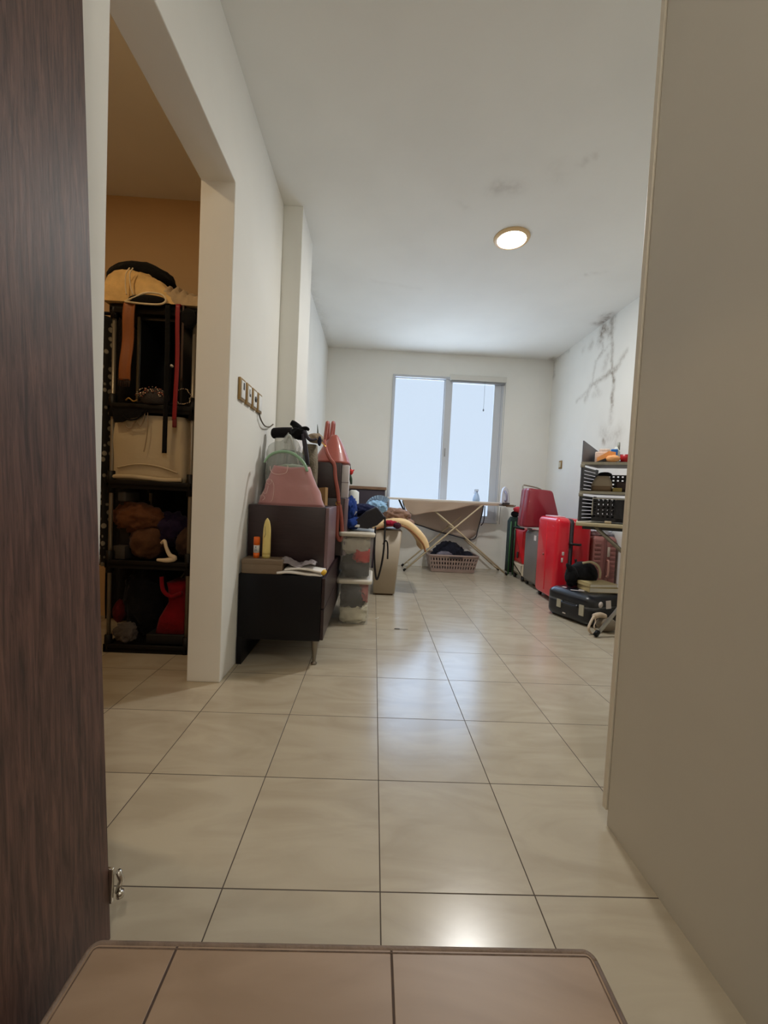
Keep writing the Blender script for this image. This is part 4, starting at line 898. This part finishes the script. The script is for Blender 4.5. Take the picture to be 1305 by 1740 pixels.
# books
bkm = mat('book_cream', (190,172,124), .6); pgm = mat('page_edge', (226,222,210), .8)
bp0 = c0+ax*.34+ay*.13
def book(name, z, th, dl, label):
    t = thing('book', label, 'book', bp0+V((0,0,z)), 'books on the black case')
    R = rotz(.05+dl, bp0)
    x, y = bp0.x, bp0.y-.02
    def B(a, b_, c_, d_, e_, f_, r=0): return MB().box(a, b_, c_, d_, e_, f_, r, M=R)
    link('cover', B(x, x+.27, y, y+.19, z, z+.003).box(x, x+.27, y, y+.19, z+th-.003, z+th, M=R).box(x, x+.004, y, y+.19, z, z+th, M=R), bkm, t)
    link('page_block', B(x+.004, x+.265, y+.004, y+.186, z+.003, z+th-.003), pgm, t)
book('a', CH_+.003, .042, .0, 'thick cream book lying on the black case, lower of the two')
book('b', CH_+.046, .030, .09, 'cream book on top of the other book on the black case')
# black backpack
bp_ = thing('black_backpack', 'slouching black bag with pale strap on the black case behind the books', 'bag', (1.85,2.75,.265))
cb = c0+ax*.16+ay*.25
link('body', MB().blob(cb+V((.02,.02,.375)), (.125,.10,.115), .10, 1.8, 91, CH_+.002, fold=.45).blob(cb+V((-.10,-.02,.36)), (.05,.06,.09), .12, 2, 92, CH_+.002, fold=.4).tube([cb+V((-.08,-.02,.36)), cb+V((-.11,-.03,.42)), cb+V((-.155,-.03,.475))], [.06,.04,.008], 12, 5), cloth('backpack_black', (26,26,28)), bp_)
link('strap', MB().tube([cb+V((-.02,-.05,.49)), cb+V((.05,-.06,.505)), cb+V((.11,-.07,.475)), cb+V((.135,-.07,.42)), cb+V((.14,-.06,.36))], .010, 8, 6, .5), mat('strap_cream', (196,182,150), .6), bp_)
# pink suitcase under the table
pk = thing('suitcase', 'dusty pink ribbed suitcase standing under the folding table', 'suitcase', (2.28,3.2,0), 'suitcases along the right wall')
pks = mat('dusty_pink_shell', (156,104,98), .4)
link('shell', shell_x(2.165, 2.43, 2.99, 3.42, .045, .705, .05), pks, pk)
rb = MB()
for i in range(12): rb.box(2.19, 2.255, 2.984, 2.992, .12+i*.045, .145+i*.045, .003).box(2.345, 2.41, 2.984, 2.992, .12+i*.045, .145+i*.045, .003)
link('rib', rb, pks, pk)
link('zip_band', MB().box(2.285, 2.312, 2.982, 2.994, .06, .69, .003), mat('zip_pink', (120,76,72), .5), pk)
link('side_handle', MB().tube([(2.33,2.99,.30),(2.33,2.965,.31),(2.33,2.965,.45),(2.33,2.99,.46)], .010, 8, 5), mat('rose_handle', (186,136,122), .4), pk)
link('number_lock', MB().box(2.322, 2.345, 2.976, 2.992, .50, .60, .004), mat('lock_cream', (190,174,160), .35), pk)
for x in (2.2, 2.39):
    for y in (3.04, 3.37): m = MB(); caster(m, x, y); link('wheel', m, whl, pk)
single('silver_bag', MB().blob((2.30,3.12,.755), (.11,.10,.060), .16, 3, 95, .708, fold=.8), mat('silver_film', (206,210,222), .25, metal=.4, bump=.5, bscale=30), 'crumpled silvery plastic bag on top of the pink suitcase', 'plastic bag')
# grey case, red cabin case
gy = thing('suitcase', 'flat grey suitcase between the largest red suitcase and the cabin case', 'suitcase', (1.97,3.75,0), 'suitcases along the right wall')
link('shell', shell_x(1.85, 2.10, 3.53, 3.96, .045, .675, .03), mat('grey_fabric_shell', (112,108,104), .5, bump=.2, bscale=300), gy)
link('front_trim', MB().box(1.842, 1.852, 3.56, 3.93, .08, .64, .003), mat('grey_shell_light', (134,130,126), .4, metal=.3), gy)
link('label', MB().box(1.840, 1.844, 3.60, 3.66, .57, .63), stk, gy)
for x in (1.89, 2.06):
    for y in (3.58, 3.91): m = MB(); caster(m, x, y); link('wheel', m, whl, gy)
rc = thing('suitcase', 'small red cabin suitcase with cream lower half at the far end', 'suitcase', (1.97,4.2,0), 'suitcases along the right wall')
link('upper_shell', shell_x(1.85, 2.08, 4.00, 4.36, .22, .67, .03), mat('scarlet_shell', (208,24,34), .35), rc)
link('lower_shell', shell_x(1.852, 2.078, 4.002, 4.358, .06, .225, .02), mat('cream_shell', (206,192,168), .4), rc)
link('edge_frame', MB().tube([(1.845,4.385,.06),(1.845,4.385,.62),(1.85,4.36,.675),(1.86,4.05,.675)], .012, 8).tube([(1.843,4.29,.10),(1.843,4.29,.64)], .006, 8), whl, rc)
link('side_grip', MB().box(1.838, 1.85, 4.15, 4.19, .28, .36, .004), whl, rc)
for x in (1.88, 2.04):
    for y in (4.04, 4.32): m = MB(); caster(m, x, y, .03); link('wheel', m, whl, rc)
# maroon vanity case on top
mv = thing('maroon_case', 'maroon hard case tilted on top of the smaller suitcases', 'suitcase', (1.97,3.95,.68), 'suitcases along the right wall')
mrm = mat('maroon_shell', (138,34,48), .35, coat=.3); mrl = mat('maroon_edge', (186,84,98), .3)
def outl(y, ins, dx=0):
    c = [at(x, yy, y) for x, yy in ((884,892),(893,824),(934,829),(946,880),(940,893))]
    cen = sum(c, V((0,0,0)))/len(c); c = [p+(cen-p).normalized()*ins+V((dx,0,0)) for p in c]
    out = []
    for i, p in enumerate(c):
        a, b_ = c[i-1], c[(i+1) % len(c)]
        for t in (0,.25,.5,.75,1): 
            q1 = p+(a-p).normalized()*.035; q2 = p+(b_-p).normalized()*.035
            out.append(q1*(1-t)**2+p*2*t*(1-t)+q2*t*t)
    return out
def lvl(ps, y): return [V((p.x, y, p.z)) for p in ps]
base = outl(3.72, 0)
sh = V((-.0,0,0))
def mring(y, ins, s=1.): 
    ps = outl(3.72, ins); return [V((p.x+.045+(y-3.72)*.02, y, p.z-.03)) for p in ps]
link('front_shell', MB().rings([mring(3.72,.02), mring(3.735,.004), mring(3.80,0), mring(3.83,.004)]), mrm, mv)
link('rear_shell', MB().rings([mring(3.842,.004), mring(3.87,0), mring(3.96,0), mring(3.975,.02)]), mrm, mv)
link('seam', MB().rings([mring(3.83,.002), mring(3.842,.002)]), mrl, mv)
a_, b_ = mring(3.99,0)[7], mring(3.99,0)[12]
link('top_handle', MB().tube([(a_.x+.02,3.985,a_.z-.05),(a_.x+.015,4.0,a_.z+.035),(a_.x+.05,4.0,a_.z+.048),(b_.x-.04,4.0,b_.z+.03),(b_.x-.02,3.985,b_.z-.03)], .009, 8, 4), mat('handle_chrome', (170,166,150), .3, metal=.6), mv)
link('foot', MB().box(1.83, 1.87, 3.80, 3.86, .676, .70, .004).box(1.98, 2.02, 3.80, 3.86, .676, .70, .004), mat('foot_grey', (150,140,150), .5), mv)
# green folded chair at the far end
gc = thing('folded_chair', 'green framed folded camping chair leaning by the far wall beside the red cabin case', 'folded chair', (1.9,4.6,0))
link('fabric', MB().rings([rrect(1.845, 1.99, 4.50, 4.66, z, .03) for z in (.03,.2,.5,.74)]+[rrect(1.87, 1.97, 4.52, 4.64, .80, .03)]), cloth('green_black_cloth', (42,56,52)), gc)
gtm = mat('green_tube', (62,112,66), .4)
for dx, y in ((-.008,4.49),(.05,4.48),(.11,4.485)): link('frame_tube', MB().tube([(1.855+dx,y,.0),(1.855+dx,y,.74)], .010, 8), gtm, gc)
link('top_pad', MB().blob((1.92,4.56,.84), (.055,.05,.045), .1, 2, 97, sub=3), cloth('pad_black', (30,28,34)), gc)
single('coral_cloth', MB().blob((1.945,4.54,.905), (.055,.05,.038), .16, 2.4, 98, fold=.7), cloth('coral_m', (214,70,80)), 'coral red cloth on top of the green folded chair', 'cloth')

# ------------------------------------------------------------------ folding table with stacked rack
XF = rotz(math.radians(-28), (1.63, 2.30, 0))
ft = thing('folding_table', 'cream topped folding table with crossed metal legs behind the beige wardrobe', 'table', (2.0,2.5,0))
ctm = mat('cream_laminate', (176,164,134), .45)
TX0, TX1, TY0, TY1, TZ = 1.625, 2.24, 2.30, 2.78, .870
bevel(link('tabletop', MB().box(TX0, TX1, TY0, TY1, TZ-.030, TZ, .004), ctm, ft), .001)
link('apron', MB().box(TX0+.05, TX1-.05, TY0+.02, TY1-.02, TZ-.055, TZ-.030, .003), mat('apron_black', (34,34,36), .5), ft)
alu = mat('aluminium_tube', (176,176,172), .3, metal=.8); dgr = mat('grey_tube', (118,110,94), .4, metal=.4)
link('leg', MB().tube([(1.77,2.33,.84),(2.20,2.33,.45)], .016, 12), dgr, ft)
link('leg', MB().tube([(2.19,2.74,.012),(2.19,2.74,.835)], .014, 12), alu, ft)
XF_ = XF; XF = None
alg = link('leg', MB().tube([(1.70,2.02,.012),(2.08,2.12,.42),(2.22,2.16,.60)], .014, 12), alu, ft)
link('leg_foot', MB().tube([(1.688,2.017,.012),(1.718,2.025,.044)], .018, 12), blk, alg)
XF = XF_
pr = thing('plastic_rack', 'grey stacked plastic rack with three open tiers on the folding table', 'rack', (2.0,2.5,.87))
gpm = mat('grey_rack_plastic', (104,104,112), .45); gsh = mat('rack_shelf_grey', (140,134,118), .45)
RX0, RX1, RYF, RYB = 1.645, 2.225, 2.325, 2.68
LBX = 1.775
lv = [(.878,1.112),(1.125,1.352),(1.365,1.560)]
for i, (z0, z1) in enumerate(lv):
    if i: link('shelf', MB().prism([V((RX0-.01,RYF-.005,z0-.015)), V((RX1,RYF-.005,z0-.015)), V((RX1,RYB+.01,z0-.015)), V((LBX-.01,RYB+.01,z0-.015))], (0,0,.022)).box(RX0-.014, RX0+.02, RYF-.012, RYF+.02, z0-.04, z0-.012, .003), gsh, pr)
    a, b_, c_, d_ = V((RX0,RYF,z0)), V((LBX,RYB,z0)), V((LBX,RYB,z1-.02-.05*(i == 2))), V((RX0,RYF,z1-.012))
    sd = MB()
    if i == 2: sd.prism([a, b_, c_, d_], (-.008,0,0))
    else:
        n = 7
        for k in range(n):
            t0, t1 = (k+.0)/n, (k+.80)/n
            sd.prism([a.lerp(d_, t0), b_.lerp(c_, t0), b_.lerp(c_, t1), a.lerp(d_, t1)], (-.008,0,0))
        sd.prism([a, a.lerp(b_, .14), d_.lerp(c_, .14), d_], (-.009,0,0)).prism([a.lerp(b_, .88), b_, c_, d_.lerp(c_, .88)], (-.009,0,0))
    link('side_panel', sd, gpm, pr)
    bk_ = MB(); zz1 = z1-.02 if i < 2 else z1-.085
    bk_.holes((LBX, RYB, z0), (RX1-LBX, 0, 0), (0, 0, (zz1-z0)*(.80 if i == 1 else .98)), 13, 5 if i < 2 else 3, .42, .38, .006)
    bk_.box(LBX, RX1, RYB-.004, RYB+.004, z0, z0+.05)
    link('back_panel', bk_, mat('rack_black', (44,42,48), .5), pr)
    link('side_panel', MB().box(RX1-.006, RX1, RYF, RYB, z0, z1-.03), gpm, pr)
# things on the rack
z2 = 1.375
single('pink_white_tin', MB().box(1.735, 1.84, 2.44, 2.53, z2, z2+.095, .008).box(1.765, 1.845, 2.47, 2.55, z2+.095, z2+.122, .006), mat('tin_pinkish', (216,194,180), .5, var=.12, vscale=60), 'pinkish white box at the left of the top rack tier', 'box')
single('blue_box', MB().box(1.855, 1.905, 2.52, 2.58, z2, z2+.125, .003), mat('bright_blue', (34,104,176), .4), 'small bright blue box on the top rack tier', 'box')
XF = XF_ @ Matrix.Translation((-.125,0,0))
ob = thing('orange_packet', 'orange packet tilted against the blue box on the top rack tier', 'packet', (1.93,2.42,z2))
link('front', MB().prism([V((1.875,2.40,z2)), V((1.90,2.40,z2)), V((2.01,2.40,z2+.055)), V((2.01,2.40,z2+.085)), V((1.96,2.40,z2+.095)), V((1.875,2.40,z2+.04))], (0,.05,0)), mat('orange_card', (232,158,92), .5), ob)
link('dark_side', MB().prism([V((1.86,2.395,z2)), V((1.90,2.395,z2)), V((2.00,2.395,z2+.035)), V((1.995,2.395,z2+.06)), V((1.90,2.395,z2+.018))], (0,.05,0)), mat('dark_card', (40,36,36), .5), ob)
single('orange_pouch', MB().blob((1.99,2.385,z2+.03), (.05,.03,.028), .12, 2, 101, z2, sub=3), mat('peach_pouch', (236,170,110), .5), 'peach coloured pouch right of the tilted orange packet', 'pouch')
tw = thing('white_squeeze_bottle', 'white bottle with grey cap standing tall on the top rack tier', 'bottle', (2.02,2.55,z2))
link('bottle', MB().lathe((2.02,2.55,z2), [(0,0),(.03,0),(.03,.10),(.012,.145),(0,.145)], 18), mat('bottle_white', (214,218,212), .4), tw)
link('cap', MB().lathe((2.035,2.55,z2+.12), [(0,0),(.011,0),(.010,.065),(0,.066)], 14), mat('cap_grey', (150,154,146), .4), tw)
single('red_cup', MB().lathe((2.085,2.43,z2), [(0,0),(.036,0),(.044,.065),(.040,.066),(.034,.006),(0,.006)], 20), mat('cup_red', (172,30,36), .35), 'dark red cup at the right of the top rack tier', 'cup')
XF = XF_ @ Matrix.Translation((-.045,0,0))
z1_ = 1.135
wp = thing('beige_wash_bag', 'beige canvas wash bag with a brown base on the middle rack tier', 'bag', (1.84,2.45,z1_))
link('body', MB().rings([rrect(1.765+d, 1.925-d*.7, 2.41+d*.3, 2.53-d*.3, z, .03) for z, d in ((z1_+.012,.004),(z1_+.05,0),(z1_+.09,.015),(z1_+.13,.04))]), mat('canvas_beige', (168,154,134), .8, bump=.2, bscale=80), wp)
link('base', MB().rings([rrect(1.768, 1.922, 2.408, 2.532, z, .03) for z in (z1_, z1_+.045)]), mat('canvas_brown', (130,108,84), .8), wp)
link('top_flap', MB().blob((1.865,2.47,z1_+.145), (.05,.03,.02), .1, 2, 102, sub=3), cloth('flap_black', (36,34,38)), wp)
single('mauve_box', MB().box(1.95, 2.20, 2.46, 2.56, z1_, z1_+.085, .012), mat('dark_mauve', (70,54,54), .6), 'dark mauve box at the right of the middle rack tier', 'box')
single('yellow_packet', MB().box(1.925, 1.99, 2.39, 2.43, z1_, z1_+.032, .003), mat('dull_yellow', (158,140,80), .5), 'small dull yellow packet at the front of the middle rack tier', 'packet')
kb = thing('black_basket', 'black perforated basket with white rim on the bottom rack tier', 'basket', (1.95,2.45,.88))
kx0, kx1, kz0, kz1 = 1.785, 2.10, .882, 1.075
kd = mat('basket_black', (40,40,46), .5)
link('front_panel', MB().holes((kx0, 2.40, kz0+.03), (.17, 0, 0), (0, 0, kz1-kz0-.04), 5, 6, .5, .5, -.005).box(kx0+.17, kx1, 2.395, 2.401, kz0, kz1).box(kx0, kx1, 2.395, 2.401, kz0, kz0+.03).box(kx0, kx0+.005, 2.40, 2.58, kz0, kz1).box(kx1-.005, kx1, 2.40, 2.58, kz0, kz1).box(kx0, kx1, 2.40, 2.58, kz0, kz0+.004), kd, kb)
link('rim', MB().tube([(kx0,2.395,kz0+.05),(kx0,2.395,kz1),(kx0+.24,2.395,kz1)], .006, 8), mat('rim_white', (214,212,206), .35), kb)
single('pale_soap', MB().box(1.88, 1.93, 2.33, 2.37, TZ+.001, TZ+.022, .006), mat('soap_beige', (176,160,132), .6), 'small beige piece at the front edge below the black basket', 'soap bar')
XF = None
# strap thing on the floor near the table foot
single('cream_strap', MB().tube([(1.69,2.075,.010),(1.665,2.07,.05),(1.70,2.10,.10),(1.74,2.13,.13),(1.745,2.12,.09),(1.725,2.10,.055),(1.745,2.09,.012),(1.69,2.075,.010)], .010, 8, 6, .5).tube([(1.74,2.13,.13),(1.80,2.16,.135),(1.85,2.17,.12)], .022, 10, 4), mat('strap_beige', (196,176,152), .6), 'cream plastic strap hoop on the floor by the table foot', 'strap')
single('grey_slipper', MB().blob((1.86,2.16,.06), (.08,.06,.055), .08, 2, 104, .001, sub=3, fold=.3), mat('slipper_taupe', (120,108,92), .7), 'taupe slipper on the floor behind the cream strap hoop', 'slipper')
# small litter on the floor
cl = at(675,1069,0,'z'); single('hair_clip', MB().tube([cl+V((-.018,.006,.002)), cl+V((.012,.008,.002)), cl+V((.018,.0,.002)), cl+V((.012,-.006,.002)), cl+V((-.018,-.004,.002)), cl+V((-.022,.001,.002)), cl+V((-.018,.006,.002))], .0016, 6, 5).tube([cl+V((.016,0,.002)), cl+V((.08,-.004,.002))], .001, 5), blackp, 'thin wire hair clip lying on the floor in the window reflection', 'hair clip')
wt = at(641,1051,0,'z'); single('white_thread', MB().tube([wt+V((-.018,-.02,.002)), wt+V((-.005,-.006,.002)), wt+V((.012,.03,.002))], .0018, 5, 4).tube([wt+V((-.02,.0,.002)), wt+V((-.004,-.006,.002))], .0016, 5), mat('thread_white', (230,228,220), .7), 'scrap of white thread on the floor beside the clear tubs', 'thread')

# ------------------------------------------------------------------ daylight
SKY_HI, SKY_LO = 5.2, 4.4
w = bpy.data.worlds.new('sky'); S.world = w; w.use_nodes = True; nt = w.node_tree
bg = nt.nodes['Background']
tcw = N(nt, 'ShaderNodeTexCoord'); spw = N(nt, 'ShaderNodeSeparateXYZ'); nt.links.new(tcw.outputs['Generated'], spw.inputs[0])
# pale haze at eye level, unseen sky and ground bands boosted to light indoors
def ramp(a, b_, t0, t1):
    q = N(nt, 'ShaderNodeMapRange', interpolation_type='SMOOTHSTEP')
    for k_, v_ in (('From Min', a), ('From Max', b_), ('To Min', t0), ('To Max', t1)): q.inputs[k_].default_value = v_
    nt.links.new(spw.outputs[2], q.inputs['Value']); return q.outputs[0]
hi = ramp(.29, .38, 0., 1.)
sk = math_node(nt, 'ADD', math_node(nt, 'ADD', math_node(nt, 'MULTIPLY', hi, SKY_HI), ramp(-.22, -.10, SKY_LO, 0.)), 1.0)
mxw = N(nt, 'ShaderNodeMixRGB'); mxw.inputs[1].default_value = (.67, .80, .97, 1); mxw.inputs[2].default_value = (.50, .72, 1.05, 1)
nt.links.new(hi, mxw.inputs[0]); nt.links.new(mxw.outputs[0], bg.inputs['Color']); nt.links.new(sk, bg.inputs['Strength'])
pd = bpy.data.lights.new('window_portal', 'AREA'); pd.shape = 'RECTANGLE'; pd.size = WX1-WX0; pd.size_y = WZ1-WZ0; pd.cycles.is_portal = True
po = bpy.data.objects.new('window_portal', pd); COL.objects.link(po); po.location = ((WX0+WX1)/2, YB+.14, (WZ0+WZ1)/2); po.rotation_euler = (math.radians(-90), 0, 0)

S.view_settings.view_transform = 'Standard'; S.view_settings.look = 'None'; S.view_settings.gamma = 1; S.view_settings.exposure = 0.0
S.view_settings.use_curve_mapping = False
S.cycles.use_denoising = True
S.cycles.max_bounces = 10; S.cycles.diffuse_bounces = 6; S.cycles.transparent_max_bounces = 12; S.cycles.sample_clamp_indirect = 6
S.cycles.caustics_reflective = False; S.cycles.caustics_refractive = False
